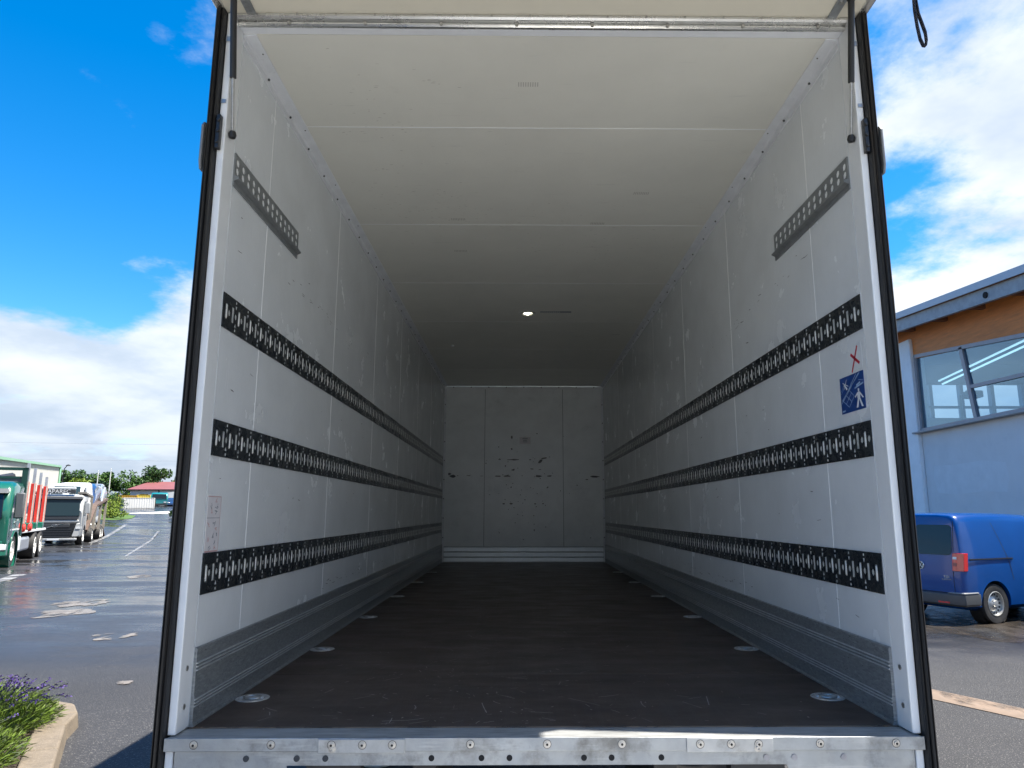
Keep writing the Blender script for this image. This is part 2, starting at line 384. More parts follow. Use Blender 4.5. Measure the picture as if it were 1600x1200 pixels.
def asphalt(name, dry=(.029, .029, .032), wet=(.022, .023, .026), wetlo=.41, wethi=.58, yfade=(4.5, 9.5), seed=0, grain=1.0):
    m = bpy.data.materials.new(name); m.use_nodes = True; t = m.node_tree; b = t.nodes['Principled BSDF']
    ge = t.nodes.new('ShaderNodeTexCoord')
    def nz(scale, det, st=(1, 1, 1), off=(0, 0, 0), rg=.6):
        mp = t.nodes.new('ShaderNodeMapping'); mp.inputs[3].default_value = st; mp.inputs[1].default_value = off
        t.links.new(ge.outputs['Object'], mp.inputs[0])
        n = t.nodes.new('ShaderNodeTexNoise'); n.inputs['Scale'].default_value = scale; n.inputs['Detail'].default_value = det; n.inputs['Roughness'].default_value = rg
        t.links.new(mp.outputs[0], n.inputs['Vector']); return n.outputs['Fac']
    def rng(x, a, bb, lo=0., hi=1.):
        n = t.nodes.new('ShaderNodeMapRange'); t.links.new(x, n.inputs[0]); n.interpolation_type = 'SMOOTHSTEP'
        for i, v in enumerate((a, bb, lo, hi)): n.inputs[i+1].default_value = v
        return n.outputs[0]
    def mth(op, a, bb):
        n = t.nodes.new('ShaderNodeMath'); n.operation = op
        for i, v in enumerate((a, bb)):
            if isinstance(v, (int, float)): n.inputs[i].default_value = v
            else: t.links.new(v, n.inputs[i])
        return n.outputs[0]
    def mix(f, a, bb):
        n = t.nodes.new('ShaderNodeMix'); n.data_type = 'RGBA'
        for i, v in ((0, f), (6, a), (7, bb)):
            if isinstance(v, tuple): n.inputs[i].default_value = (*v, 1)
            else: t.links.new(v, n.inputs[i])
        return n.outputs[2]
    sp = t.nodes.new('ShaderNodeSeparateXYZ'); t.links.new(ge.outputs['Object'], sp.inputs[0])
    left = rng(mth('ABSOLUTE', sp.outputs[0], 0.), 1.0, 3.0); far = rng(sp.outputs[1], yfade[0], yfade[1])
    big = nz(.24, 5, (1.0, 1.9, 1), (seed, 3, 0)); med = nz(1.1, 6, (1, 2.2, 1), (seed, 8, 0))
    w = mth('ADD', mth('MULTIPLY', big, .72), mth('MULTIPLY', med, .28))
    wmask = mth('MULTIPLY', rng(w, wetlo, wethi), mth('MULTIPLY', left, far))
    grains = nz(95, 2, (1, 1, 1), (2, 2, 0), .5); g2 = nz(38, 3, (1, 1, 1), (5, 1, 0))
    c = mix(rng(nz(.8, 7), .3, .7), tuple(x*.82 for x in dry), tuple(x*1.18 for x in dry))
    c = mix(rng(g2, .42, .62, 0, .55*grain), c, tuple(x*.55 for x in dry))
    c = mix(rng(grains, .60, .70, 0, .8*grain), c, (.30, .29, .27))
    c = mix(mth('MULTIPLY', wmask, .9), c, wet)
    t.links.new(c, b.inputs['Base Color'])
    damp = mth('MULTIPLY', left, far)
    r0 = mth('SUBTRACT', .80, mth('MULTIPLY', damp, .40))
    rr = mth('SUBTRACT', r0, mth('MULTIPLY', wmask, .29))
    t.links.new(rr, b.inputs['Roughness'])
    bn = t.nodes.new('ShaderNodeBump'); bn.inputs['Distance'].default_value = .012
    t.links.new(mth('SUBTRACT', mth('SUBTRACT', .7, mth('MULTIPLY', damp, .30)), mth('MULTIPLY', wmask, .33)), bn.inputs['Strength'])
    t.links.new(mth('ADD', grains, g2), bn.inputs['Height']); t.links.new(bn.outputs[0], b.inputs['Normal'])
    MATS[name] = m; return m
asphalt('asphalt')
asphalt('asphalt_patch', (.033, .033, .036), (.02, .02, .023), .5, .62, (40, 60), 5, .75)
mat('brown_wet', (.040, .033, .027), .30, 0, .35, 2.5, .25, 60, rvar=.14, speck=(90, .62, .72, (.16, .14, .12)))
mat('puddle_water', (.155, .12, .09), .16, 0, .35, 3.5, spec=.35, rvar=.12)
mat('line_white', (.30, .30, .30), .5, 0, .2, 5, dirt=((.06, .06, .065), 2.2, .46, .64, .85))
mat('line_worn', (.20, .145, .105), .62, 0, .2, 4, .2, 80, dirt=((.16, .14, .12), 7, .52, .75, .7))
mat('grass', (.07, .13, .02), .7, 0, .4, 2)
mat('concrete_yard', (.48, .475, .455), .7, 0, .15, .5)
def ragged_alpha(name, scale, lo, hi):
    m = MATS[name]; t = m.node_tree; b = t.nodes['Principled BSDF']
    c = t.nodes.new('ShaderNodeTexCoord'); mp = t.nodes.new('ShaderNodeMapping'); mp.inputs[3].default_value = (1.0, .45, 1); mp.inputs[2].default_value = (0, 0, R(-28))
    n = t.nodes.new('ShaderNodeTexNoise'); n.inputs['Scale'].default_value = scale; n.inputs['Detail'].default_value = 8; n.inputs['Roughness'].default_value = .62
    r = t.nodes.new('ShaderNodeMapRange'); r.inputs[1].default_value = lo; r.inputs[2].default_value = hi
    t.links.new(c.outputs['Object'], mp.inputs[0]); t.links.new(mp.outputs[0], n.inputs['Vector']); t.links.new(n.outputs['Fac'], r.inputs[0]); t.links.new(r.outputs[0], b.inputs['Alpha'])
ragged_alpha('puddle_water', 2.6, .44, .52); ragged_alpha('line_white', 3.0, .36, .54); ragged_alpha('line_worn', 4.0, .30, .50); ragged_alpha('brown_wet', 1.3, .38, .52)
struct(g.build('ground', 'asphalt', smooth=True, ang=60), 'dark asphalt yard, partly wet')

def sheet(name, pts, m, dz, label):
    b = MB(); b.quad(*[(x, y, gh(x, y)+dz) for x, y in pts])
    o = b.build(name, m, smooth=False); struct(o, label); return o
def strip(name, pts, w, m, dz, label):
    b = MB(); L = []; n = len(pts)
    for i, p in enumerate(pts):
        p = Vector(p); d = (Vector(pts[min(i+1, n-1)])-Vector(pts[max(i-1, 0)])).normalized(); s = Vector((-d.y, d.x))
        ww = w[i] if isinstance(w, (list, tuple)) else w
        for q in (p+s*ww/2, p-s*ww/2): L.append((q.x, q.y, gh(q.x, q.y)+dz))
    b.v = L; b.f = [(2*i, 2*i+1, 2*i+3, 2*i+2) for i in range(n-1)]
    o = b.build(name, m, smooth=False); struct(o, label); return o
def blob(name, pts, m, dz, label, seed=0):
    """irregular water or stain outline: jitter and round the given polygon"""
    rnd = random.Random(seed); q = [Vector(p) for p in pts]
    for it in range(2):
        n = len(q); q2 = []
        for i in range(n):
            a, b2 = q[i], q[(i+1) % n]; q2 += [a*.75+b2*.25, a*.25+b2*.75]
        q = q2
    c = sum(q, Vector((0, 0)))/len(q)
    q = [p+(p-c)*rnd.uniform(-.20, .16) for p in q]
    b = MB(); b.v = [(p.x, p.y, gh(p.x, p.y)+dz) for p in q]+[(c.x, c.y, gh(c.x, c.y)+dz)]
    n = len(q); b.f = [(i, (i+1) % n, n) for i in range(n)]
    o = b.build(name, m, smooth=False); struct(o, label); return o

# ------------------------------------------------------------------ ground markings, wet patches
sheet('asphalt_patch', [(-4.14, 4.24), (-3.59, 4.77), (-2.2, 5.4), (-.9, 3.0), (-.9, -4), (-3.2, -4), (-3.43, 2.93), (-3.8, 3.6)], 'asphalt_patch', .004, 'smoother asphalt strip beside the truck')
strip('road_line', [(-25.8, 41.4), (-29.8, 50), (-33, 57), (-36.3, 64.6)], .30, 'line_white', .006, 'white painted edge line on the wet road')
strip('road_seam', [(-16.6, 28.2), (-20.5, 37.0), (-24.5, 46.0), (-30.0, 58.0)], [.08, .16, .12, .18], 'line_white', .006, 'pale seam along the wet road')
strip('bay_line', [(4.06, 5.10), (4.56, 4.25), (5.3, 3.0)], .40, 'line_worn', .006, 'worn tan painted line on asphalt')
strip('bay_line', [(-14.9, 19.3), (-14.3, 17.9), (-13.9, 16.8)], .34, 'line_white', .006, 'pale painted dash near the green truck')
blob('puddle', [(-9.75, 12.4), (-9.2, 12.8), (-8.8, 13.15), (-8.48, 12.6), (-8.41, 12.0), (-8.7, 12.05), (-9.0, 11.75)], 'puddle_water', .007, 'shallow puddle on the yard', 1)
blob('puddle', [(-9.05, 11.25), (-8.6, 11.5), (-8.14, 11.52), (-7.76, 10.83), (-8.2, 10.75), (-8.55, 10.13), (-8.9, 10.6)], 'puddle_water', .007, 'second shallow puddle on the yard', 2)
blob('puddle', [(-6.52, 8.57), (-6.2, 8.85), (-5.92, 8.80), (-5.80, 8.55), (-6.03, 8.1), (-6.3, 8.2)], 'puddle_water', .007, 'small puddle on the yard', 3)
blob('puddle', [(-4.5, 5.5), (-4.4, 5.62), (-4.3, 5.62), (-4.25, 5.45), (-4.4, 5.4)], 'puddle_water', .009, 'tiny puddle near the truck', 4)
blob('puddle', [(-11.4, 18.5), (-11.2, 19.1), (-10.8, 19.0), (-10.6, 18.1), (-10.9, 17.8)], 'puddle_water', .007, 'far small puddle', 5)
blob('wet_patch', [(5.2, 8.6), (5.8, 10.8), (8.0, 12.5), (11.5, 13.2), (12.0, 10.5), (9.0, 8.6), (7.6, 7.7), (6.9, 8.2)], 'brown_wet', .004, 'damp brown asphalt around the blue van', 6)

sheet('bounce_apron', [(-6, -2.3), (6, -2.3), (6, -26), (-6, -26)], 'concrete_yard', .004, 'unseen pale concrete added behind the truck to bounce light')  # unseen pale ground, added so sunlight bounces into the cargo hold

# ------------------------------------------------------------------ the box truck
T = empty('box_truck', (0, 0, 0), 0, 'white box truck seen into its open empty cargo hold with hatch raised', 'truck')
F, H, L, X0 = 1.085, 3.775, 8.32, 1.24
rnd = random.Random(7)
# floor
ys = [0, .823]+[.823+1.2335*i for i in range(1, 6)]+[L]
for a, b in zip(ys[:-1], ys[1:]):
    MB().box(-X0, X0, a+.0012, b-.0012, F-.027, F).build('floor_panel', 'floor_ply', T, bevel=.0012, seg=1)
MB().box(-1.27, 1.27, .0, L, F-.10, F-.03).build('floor_frame', 'chassis', T)
# side walls
ws = [0, .41]+[.41+1.245*i for i in range(1, 6)]+[L]
for s, nm in ((-1, 'left'), (1, 'right')):
    shell = MB().box(s*(X0+.024), s*1.30, .0, L+.06, F-.14, H+.085).build('side_wall', 'outer_white', T)
    for a, b in zip(ws[:-1], ws[1:]):
        MB().box(s*X0, s*(X0+.022), a+.0015, b-.0015, F+.001, H).build('wall_panel', 'wall_paint', shell)
    for y in ws[1:-1]:
        MB().box(s*(X0-.0012), s*(X0+.01), y-.0022, y+.0022, F+.262, H-.045).build('wall_seam', 'seam_white', shell)
    # grooved metal kick plate
    prof = [(0, F), (.016, F), (.016, F+.006), (.012, F+.012), (.012, 1.150)]
    prof += [(.012, 1.185), (.010, 1.19), (.010, 1.345), (.004, 1.348), (0, 1.348)]
    MB().prism([(s*(X0-u), z) for u, z in prof], 'y', .001, L-.02).build('kick_plate', 'kick_metal', T, ang=25)
    for zc in (1.152, 1.163, 1.174, 1.272, 1.284, 1.296):
        MB().prism([(s*(X0-.0098), zc-.0032), (s*(X0-.0165), zc-.0008), (s*(X0-.0165), zc+.0012), (s*(X0-.0098), zc+.0030)], 'y', .002, L-.022).build('kick_bead', 'kick_bright', T, ang=25)
    # corner trim under the ceiling
    MB().prism([(s*X0, H), (s*(X0-.052), H), (s*(X0-.052), H-.004), (s*(X0-.012), H-.010), (s*(X0-.004), H-.018), (s*(X0-.004), H-.046), (s*X0, H-.046)], 'y', .001, L-.02).build('corner_trim', 'trim_white', T, ang=25)
    scb = MB(); y = .281
    while y < L:
        scb.cyl((s*(X0-.007), y, H-.022), (s*(X0-.012), y, H-.025), .0055, n=8); y += .3115
    y = .12
    while y < L:
        scb.cyl((s*(X0-.038), y, H-.0075), (s*(X0-.038), y, H-.010), .0035, n=6); y += .62
    stuff(scb.build('trim_screw', 'screw_dark', T))
    # lashing rails
    for ri, (z0, z1) in enumerate(((2.525, 2.663), (2.030, 2.166), (1.528, 1.674))):
        zc = (z0+z1)/2; p = .125; ya = .004 if not (s == 1 and ri == 2) else .012; yb = L-.06
        m = MB(); bars_far = MB(); dull = MB(); marks = MB(); xi = X0-.0042
        def pt(y, z, d=0.): return (s*(xi+d), y, z)
        hh = .031
        m.quad(pt(ya, zc+hh), pt(yb, zc+hh), pt(yb, z1), pt(ya, z1)); m.quad(pt(ya, z0), pt(yb, z0), pt(yb, zc-hh), pt(ya, zc-hh))
        for q0, q1 in ((pt(ya, z1), pt(yb, z1)), (pt(ya, z0), pt(yb, z0))):
            m.quad(q0, q1, (s*X0, q1[1], q1[2]), (s*X0, q0[1], q0[2]))
        m.quad(pt(ya, z0), pt(ya, z1), (s*X0, ya, z1), (s*X0, ya, z0))
        edges = [ya]; k = 0
        off = .034 if s < 0 else .050
        bars = []
        while True:
            y1, y2 = off+k*p, off+k*p+p/2
            if y2+.02 > yb: break
            edges += [y1-.0065, y1+.0065, y2-.0085, y2+.0085]; bars.append((y1, y2)); k += 1
        edges.append(yb)
        for e in range(0, len(edges)-1, 2):
            a, b = edges[e], edges[e+1]; yc = (a+b)/2
            r = .0122 if b-a > .032 and b-a < .07 else 0
            co = [(b, zc+hh), (a, zc+hh), (a, zc-hh), (b, zc-hh)]
            if not r:
                m.quad(*[pt(*c) for c in co]); continue
            o8 = [(yc+r*math.cos(R(22.5+45*i)), zc+r*1.08*math.sin(R(22.5+45*i))) for i in range(8)]
            vs = [pt(*c) for c in co]+[pt(*c) for c in o8]+[pt(*c, .0028) for c in o8]
            fs = [(0, 4, 5), (1, 6, 7), (2, 8, 9), (3, 10, 11), (0, 1, 6, 5), (1, 2, 8, 7), (2, 3, 10, 9), (3, 0, 4, 11)]
            fs += [(4+i, 4+(i+1) % 8, 12+(i+1) % 8, 12+i) for i in range(8)]
            m.add(vs, fs)
        rail = m.build('lashing_rail', 'rail_black', T, smooth=False)
        MB().box(s*(X0-.0014), s*X0, ya+.01, yb-.01, zc-.034, zc+.034).build('rail_back', 'rail_back', rail)
        for k, (y1, y2) in enumerate(bars):
            if k == 0:
                b0 = MB().box(s*-.0006, s*.0052, -.0055, .0055, -.0270, .0270).build('slot_bar', 'rail_bar', rail, bevel=.001, seg=1); b0.location = (s*(X0-.0055), y1, zc); me_bar = b0
            elif k < 45: dup(me_bar, 'slot_bar', rail, (s*(X0-.0055), y1, zc))
            else: bars_far.box(s*(X0-.0065), s*X0, y1-.0055, y1+.0055, zc-.0270, zc+.0270)
            for dy in (-.0055, .0045): dull.box(s*(X0-.0045), s*X0, y2+dy-.002, y2+dy+.002, zc-.030, zc+.030)
            ym = y1+.09 if s < 0 else y1+.092
            for sg, zb in ((1, z1), (-1, z0)):
                e = .0006
                zt = zb-sg*.012
                marks.quad(*[(s*(xi-e), ym+dy, zt+dz) for dy, dz in ((-.0045, -.0045), (.0045, -.0045), (.0045, .0045), (-.0045, .0045))])
                zt = zb-sg*.026
                marks.add([(s*(xi-e), ym-.007, zt), (s*(xi-e), ym+.007, zt), (s*(xi-e), ym, zt-sg*.016)], [(0, 1, 2)])
        stuff(bars_far.build('slot_bar_row', 'rail_bar', rail)); stuff(dull.build('slot_lip', 'rail_dull', rail)); stuff(marks.build('arrow_mark', 'rail_mark', rail, smooth=False))
    # short perforated load-beam rail near the top
    m = MB(); xi = X0-.006; z0, z1 = 3.105, 3.244; ya, yb = .004, .835
    def pt2(y, z, d=0.): return (s*(xi+d), y, z)
    rows = (3.176, 3.212); hh = .0175
    m.quad(pt2(ya, 3.2295), pt2(yb, 3.2295), pt2(yb, z1), pt2(ya, z1))
    m.quad(pt2(ya, 3.150), pt2(yb, 3.150), pt2(yb, 3.1585), pt2(ya, 3.1585))
    m.quad((s*(xi-.018), ya, 3.140), (s*(xi-.018), yb, 3.140), pt2(yb, 3.150), pt2(ya, 3.150))
    m.quad((s*(xi-.018), ya, 3.134), (s*(xi-.018), yb, 3.134), (s*(xi-.018), yb, 3.140), (s*(xi-.018), ya, 3.140))
    m.quad(pt2(ya, 3.126), pt2(yb, 3.126), (s*(xi-.018), yb, 3.134), (s*(xi-.018), ya, 3.134))
    m.quad(pt2(ya, z0), pt2(yb, z0), pt2(yb, 3.126), pt2(ya, 3.126))
    for ye in (ya, yb):
        m.quad(pt2(ye, z0), pt2(ye, z1), (s*X0, ye, z1), (s*X0, ye, z0))
        m.quad(pt2(ye, 3.126), (s*(xi-.018), ye, 3.134), (s*(xi-.018), ye, 3.140), pt2(ye, 3.150))
    m.quad(pt2(ya, z1), pt2(yb, z1), (s*X0, yb, z1), (s*X0, ya, z1)); m.quad(pt2(ya, z0), pt2(yb, z0), (s*X0, yb, z0), (s*X0, ya, z0))
    nh = 14; pw = (yb-ya)/nh
    for i in range(nh):
        a, b = ya+i*pw, ya+(i+1)*pw; yc = (a+b)/2
        for zc in (3.1763, 3.2118):
            r = .0158; co = [(b, zc+.0178), (a, zc+.0178), (a, zc-.0178), (b, zc-.0178)]
            o8 = [(yc+r*math.cos(R(22.5+45*q)), zc+r*math.sin(R(22.5+45*q))) for q in range(8)]
            vs = [pt2(*c) for c in co]+[pt2(*c) for c in o8]+[pt2(*c, .0035) for c in o8]
            fs = [(0, 4, 5), (1, 6, 7), (2, 8, 9), (3, 10, 11), (0, 1, 6, 5), (1, 2, 8, 7), (2, 3, 10, 9), (3, 0, 4, 11)]
            fs += [(4+q, 4+(q+1) % 8, 12+(q+1) % 8, 12+q) for q in range(8)]
            m.add(vs, fs)
    br = m.build('load_beam_rail', 'rail_grey', T, smooth=False)
    MB().box(s*(X0-.0025), s*X0, ya+.01, yb-.01, 3.158, 3.230).build('backing_strip', 'hole_white', br)
    # rear door jamb and rubber seal
    MB().box(s*X0, s*1.2683, -.096, -.001, F+.001, 3.80).build('door_jamb', 'jamb_white', T, bevel=.004)
    MB().box(s*X0, s*1.2683, -.100, -.03, .70, 1.040).build('door_jamb', 'jamb_white', T, bevel=.004)
    seal = []
    for a, d in ((1.2795, .02), (1.283, .122), (1.289, .130), (1.294, .122), (1.297, .118), (1.302, .130), (1.309, .135), (1.314, .124), (1.317, .119), (1.323, .127), (1.330, .122), (1.336, .10), (1.337, .0), (1.302, .0)): seal.append((s*(1.2685+(a-1.2795)*.69), -d))
    MB().prism(seal, 'z', .62, 3.80).build('door_seal', 'rubber', T, ang=30)
    jb = MB()
    for z in (1.165, 1.29): jb.cyl((s*(X0-.003), -.05, z), (s*(X0+.003), -.05, z), .009, n=10)
    stuff(jb.build('jamb_screw', 'screw_steel', T))
    # latch, outside marker plate, gas strut
    lt = MB().box(s*1.252, s*1.2681, -.120, -.097, 3.20, 3.34)
    for z in (3.225, 3.27, 3.315): lt.cyl((s*1.260, -.118, z), (s*1.260, -.126, z), .007, n=8)
    lt.build('latch_plate', 'black_plastic', T, bevel=.002)
    MB().box(s*1.246, s*1.266, -.101, -.0965, 3.40, 3.415).build('jamb_clip', 'screw_steel', T)
    MB().box(s*1.246, s*1.266, -.101, -.0965, 3.67, 3.69).build('jamb_clip', 'screw_steel', T)
    MB().prism([(-.12, 3.11), (-.13, 3.14), (-.13, 3.29), (-.115, 3.31), (-.03, 3.31), (-.02, 3.29), (-.02, 3.13), (-.03, 3.11)], 'x', s*1.3095, s*1.319).build('side_bracket', 'bumper_scuff', T, bevel=.003)
    a, b = Vector((s*1.226, -.062, 3.285)), Vector((s*1.205, -.20, 3.812))
    st = MB().cyl(a.lerp(b, .40), b, .0125, n=14).build('gas_strut', 'black_plastic', T)
    MB().cyl(a, a.lerp(b, .41), .0055, n=10).build('strut_rod', 'screw_steel', st)
    e = MB().lathe([(.001, -.016), (.012, -.013), (.016, 0), (.012, .013), (.001, .016)], a, 'z', 12); e.cyl(a, a+Vector((s*.018, 0, 0)), .006, n=8)
    e.build('strut_ball', 'black_plastic', st)
    MB().bar(b+Vector((0, .01, -.01)), b+Vector((s*.02, -.30, .045)), .03, .012).build('strut_arm', 'black_plastic', st)
    # nose end corner trim
    MB().box(s*(X0-.034), s*(X0-.0005), L-.020, L-.0005, F+.001, H-.047).build('corner_post', 'trim_white', T, bevel=.003)

# ceiling
roof = MB().box(-1.30, 1.30, -.02, L+.06, H+.024, H+.084).build('roof', 'outer_white', T)
cs = [0, .717, 1.970, 3.231, 4.490, 5.747, 7.004, L]
for a, b in zip(cs[:-1], cs[1:]): MB().box(-X0+.0005, X0-.0005, a+.0012, b-.0012, H, H+.022).build('ceiling_panel', 'ceiling_paint', roof)
for y in cs[1:-1]: MB().box(-X0+.053, X0-.053, y-.003, y+.003, H-.0010, H+.01).build('ceiling_seam', 'seam_white', roof)
# front bulkhead
bulk = MB().box(-1.26, 1.26, L+.024, L+.06, F-.1, H).build('bulkhead', 'outer_white', T)
for a, b in ((-X0, -.604), (-.604, .608), (.608, X0)): MB().box(a+.0015, b-.0015, L, L+.022, F+.232, H-.001).build('bulkhead_panel', 'bulkhead_paint', bulk)
for x in (-.604, .608): MB().box(x-.004, x+.004, L-.0012, L+.01, F+.235, H-.05).build('bulkhead_seam', 'kick_metal', bulk)
for i in range(3): MB().box(-1.204, 1.204, L-.024, L+.002, F+.008+i*.075, F+.071+i*.075).build('kick_slat', 'slat_alu', bulk, bevel=.006)
MB().box(-X0, X0, L-.012, L+.002, F+.002, F+.233).build('kick_board', 'kick_metal', bulk)
tb = MB()
for i in range(9): tb.cyl((-1.1+i*.275, L-.004, H-.018), (-1.1+i*.275, L-.010, H-.018), .009, n=8)
for s in (-1, 1):
    for i in range(9): tb.cyl((s*1.222, L-.020, 1.45+i*.29), (s*1.222, L-.027, 1.45+i*.29), .008, n=8)
stuff(tb.build('trim_screw', 'screw_dark', bulk))
MB().box(-.065, .105, L-.0025, L+.001, 2.868, 2.975).build('notice_sticker', 'sticker_paper', T)
nb = MB()
for z, w in ((2.95, .08), (2.925, .06), (2.90, .07)): nb.box(.02-w/2, .02+w/2, L-.0035, L-.002, z-.004, z+.004)
stuff(nb.build('sticker_print', 'sticker_ink', T))
# header and hinge profile over the opening
MB().box(-X0, X0, -.045, -.0005, H-.001, H+.030).build('header_strip', 'header_white', T, bevel=.003)
prof = [(-.0455, H+.002), (-.060, H-.002), (-.068, H+.006), (-.068, H+.016), (-.058, H+.020), (-.066, H+.026), (-.082, H+.030), (-.090, H+.042), (-.090, H+.058), (-.084, H+.066), (-.0455, H+.066)]
MB().prism([(y, H-.004+(z-H)*.56) for y, z in prof], 'x', -1.30, 1.30).build('hinge_profile', 'alu', T, ang=28)
hb = MB(); x = -1.15
while x < 1.2:
    hb.cyl((x, -.088, H+.024), (x, -.093, H+.024), .0045, n=8); x += .157
x = -1.03
while x < 1.2:
    hb.cyl((x, -.066, H+.0015), (x, -.073, H+.001), .0075, n=8); x += .308
stuff(hb.build('hinge_screw', 'screw_steel', T))
# raised hatch
ha = R(2.2)
def hp(d, z): return (-.075-d*math.cos(ha)+z*math.sin(ha)*0, H+.034+d*math.sin(ha)+z)
pts = [hp(.0, 0), hp(1.28, 0), hp(1.28, .045), hp(0, .045)]
hatch = MB().prism(pts, 'x', -1.294, 1.294).build('rear_hatch', 'hatch_cream', T, bevel=.006)
for s in (-1, 1):
    MB().prism([hp(-.0, -.008), hp(1.285, -.008), hp(1.285, .05), hp(0, .05)], 'x', s*1.276, s*1.312).build('hatch_edge', 'alu', hatch, bevel=.008)
    MB().prism([hp(.01, -.006), hp(.46, -.006), hp(.46, -.0005), hp(.01, -.0005)], 'x', s*1.160, s*1.196).build('hatch_bracket', 'galv', hatch)
    MB().cyl((s*1.178, hp(.1, 0)[0], hp(.1, -.006)[1]), (s*1.178, hp(.1, 0)[0], hp(.1, -.014)[1]), .009, n=8).build('bracket_bolt', 'screw_steel', hatch)
MB().prism([hp(1.255, -.01), hp(1.30, -.01), hp(1.30, .052), hp(1.255, .052)], 'x', -1.275, 1.275).build('hatch_end_profile', 'alu', hatch, bevel=.006)
# hanging pull strap (a ribbon doubled into a loop at its end)
def ribbon(pts, w, th=.0022):
    b = MB(); P3 = [Vector(p) for p in pts]; n = len(P3)
    for i, p in enumerate(P3):
        d = (P3[min(i+1, n-1)]-P3[max(i-1, 0)]).normalized(); sd = Vector((0, 1, 0)); nn = d.cross(sd).normalized()
        for u, v in ((-1, -1), (1, -1), (1, 1), (-1, 1)): b.v.append(tuple(p+sd*u*w/2+nn*v*th/2))
    for i in range(n-1):
        for k in range(4): b.f.append((i*4+k, i*4+(k+1) % 4, (i+1)*4+(k+1) % 4, (i+1)*4+k))
    b.f += [(0, 1, 2, 3), ((n-1)*4+3, (n-1)*4+2, (n-1)*4+1, (n-1)*4)]
    return b
sy = -1.25
ribbon([(.786, sy, 3.90), (.785, sy, 3.4), (.7855, sy, 2.96), (.7845, sy, 2.925), (.7865, sy, 2.885), (.790, sy, 2.852), (.7955, sy, 2.836), (.8005, sy, 2.835), (.8035, sy, 2.848), (.8030, sy, 2.868), (.798, sy, 2.890), (.792, sy, 2.915), (.790, sy, 2.945), (.789, sy, 3.0)], .009).build('pull_strap', 'strap', T)
# sill
MB().box(-1.262, 1.262, -.1115, .0, F-.012, F-.003).build('sill_top', 'sill_top', T, bevel=.002)
MB().box(-1.24, 1.24, -.004, .004, F-.0025, F+.0006).build('floor_edge_bead', 'line_worn', T)
MB().box(-1.266, 1.266, -.1185, -.1120, 1.042, F-.001).build('sill_strip', 'galv', T, bevel=.0015)
lp = MB().prism([(-1.232, 1.0415), (1.232, 1.0415), (1.232, .90), (.86, .90), (.80, .996), (-.86, .996), (-.86, .90), (-1.232, .90)], 'y', -.108, -.102)
lower = lp.build('sill_apron', 'galv', T, smooth=False)
for a, b in ((-.756, -.469), (.466, .755)): MB().box(a, b, -.1225, -.1186, 1.038, F-.004).build('splice_plate', 'galv_light', T, bevel=.0015)
def bolt(x, y, z, r=.0082):
    o = MB().lathe([(r*1.5, 0), (r*1.5, -.0015), (r, -.002), (r*.95, -.006), (r*.45, -.0065), (r*.42, -.003), (.0005, -.003)], (0, 0, 0), 'y', 14).build('bolt', 'screw_steel', T)
    MB().lathe([(r*.5, -.0066), (.0005, -.0068)], (0, 0, 0), 'y', 10).build('bolt_socket', 'hole_black', o)
    MB().lathe([(r*1.75, -.0004), (r*1.5, -.0008)], (0, 0, 0), 'y', 14).build('bolt_grime', 'screw_dark', o)
    o.location = (x, y, z); return o
b0 = None
for x in (-1.167, -.912, -.712, -.610, -.511, -.253, .002, .251, .511, .614, .706, .913, 1.168):
    ov = .469 < abs(x) < .755
    yb = -.1226 if ov else -.1186
    if b0 is None: b0 = bolt(x, yb, 1.0635)
    else:
        c = dup(b0, 'bolt', T, (x, yb, 1.0635))
        for q in list(b0.children): dup(q, q.name.split('.')[0], c, (0, 0, 0))
    if abs(abs(x)-.709) < .006: dup(b0, 'bolt', T, (x+.003*(1 if x < 0 else -1), yb, 1.051))
mats_p = ['plug_dark']*3+['hole_black']*6+['plug_grey']*3
for x, mm in zip((-.995, -.828, -.733, -.382, -.216, -.123, .125, .217, .383, .734, .828, .993), mats_p):
    d = .003 if mm != 'hole_black' else .0008
    MB().cyl((x, -.1078, 1.018), (x, -.1082-d, 1.018), .0098, n=16).build('apron_plug' if mm != 'hole_black' else 'apron_hole', mm, T)
# chassis below, mostly hidden
MB().box(-1.1, 1.1, -.02, .10, .58, .74).build('underrun_bar', 'galv', T, bevel=.01)
for s in (-1, 1): MB().box(s*.38, s*.46, .02, 9.9, .72, .97).build('chassis_rail', 'chassis', T)
for y in (.8, 2.4, 4.0, 5.6, 7.2): MB().box(-1.2, 1.2, y, y+.08, .88, .985).build('cross_member', 'chassis', T)
for s in (-1, 1):
    MB().box(s*.62, s*.80, -.09, -.03, .74, .99).build('lift_bracket', 'chassis', T)
    for y in (2.6, 9.0): wheel('wheel', T, (s*1.02, y, .48), .48, .30 if y > 5 else .5, s, 'rim_white')
    wb = MB()
MB().box(-1.24, 1.24, L+.35, 10.6, .75, 3.1).build('cab', 'outer_white', T, bevel=.12, seg=3)
# unseen lowered tail lift platform, added to bounce sunlight up into the hold
mat('bounce_alu', (.62, .62, .61), .42, .45, .12, 5, .25, 60, rvar=.1, dirt=((.34, .33, .31), 4, .55, .8, .5))
tl = MB().prism([(-.16, .14), (-1.72, .14), (-2.10, .025), (-2.10, .012), (-.16, .06)], 'x', -1.22, 1.22).build('bounce_platform', 'bounce_alu', T, smooth=False)
rbm = MB()
for i in range(14): rbm.box(-1.2, 1.2, -.24-i*.11, -.225-i*.11, .14, .146)
stuff(rbm.build('bounce_rib', 'bounce_alu', tl))
for s in (-1, 1): MB().bar((s*.7, -.10, .80), (s*.7, -.22, .12), .08, .10).build('lift_arm', 'chassis', T)
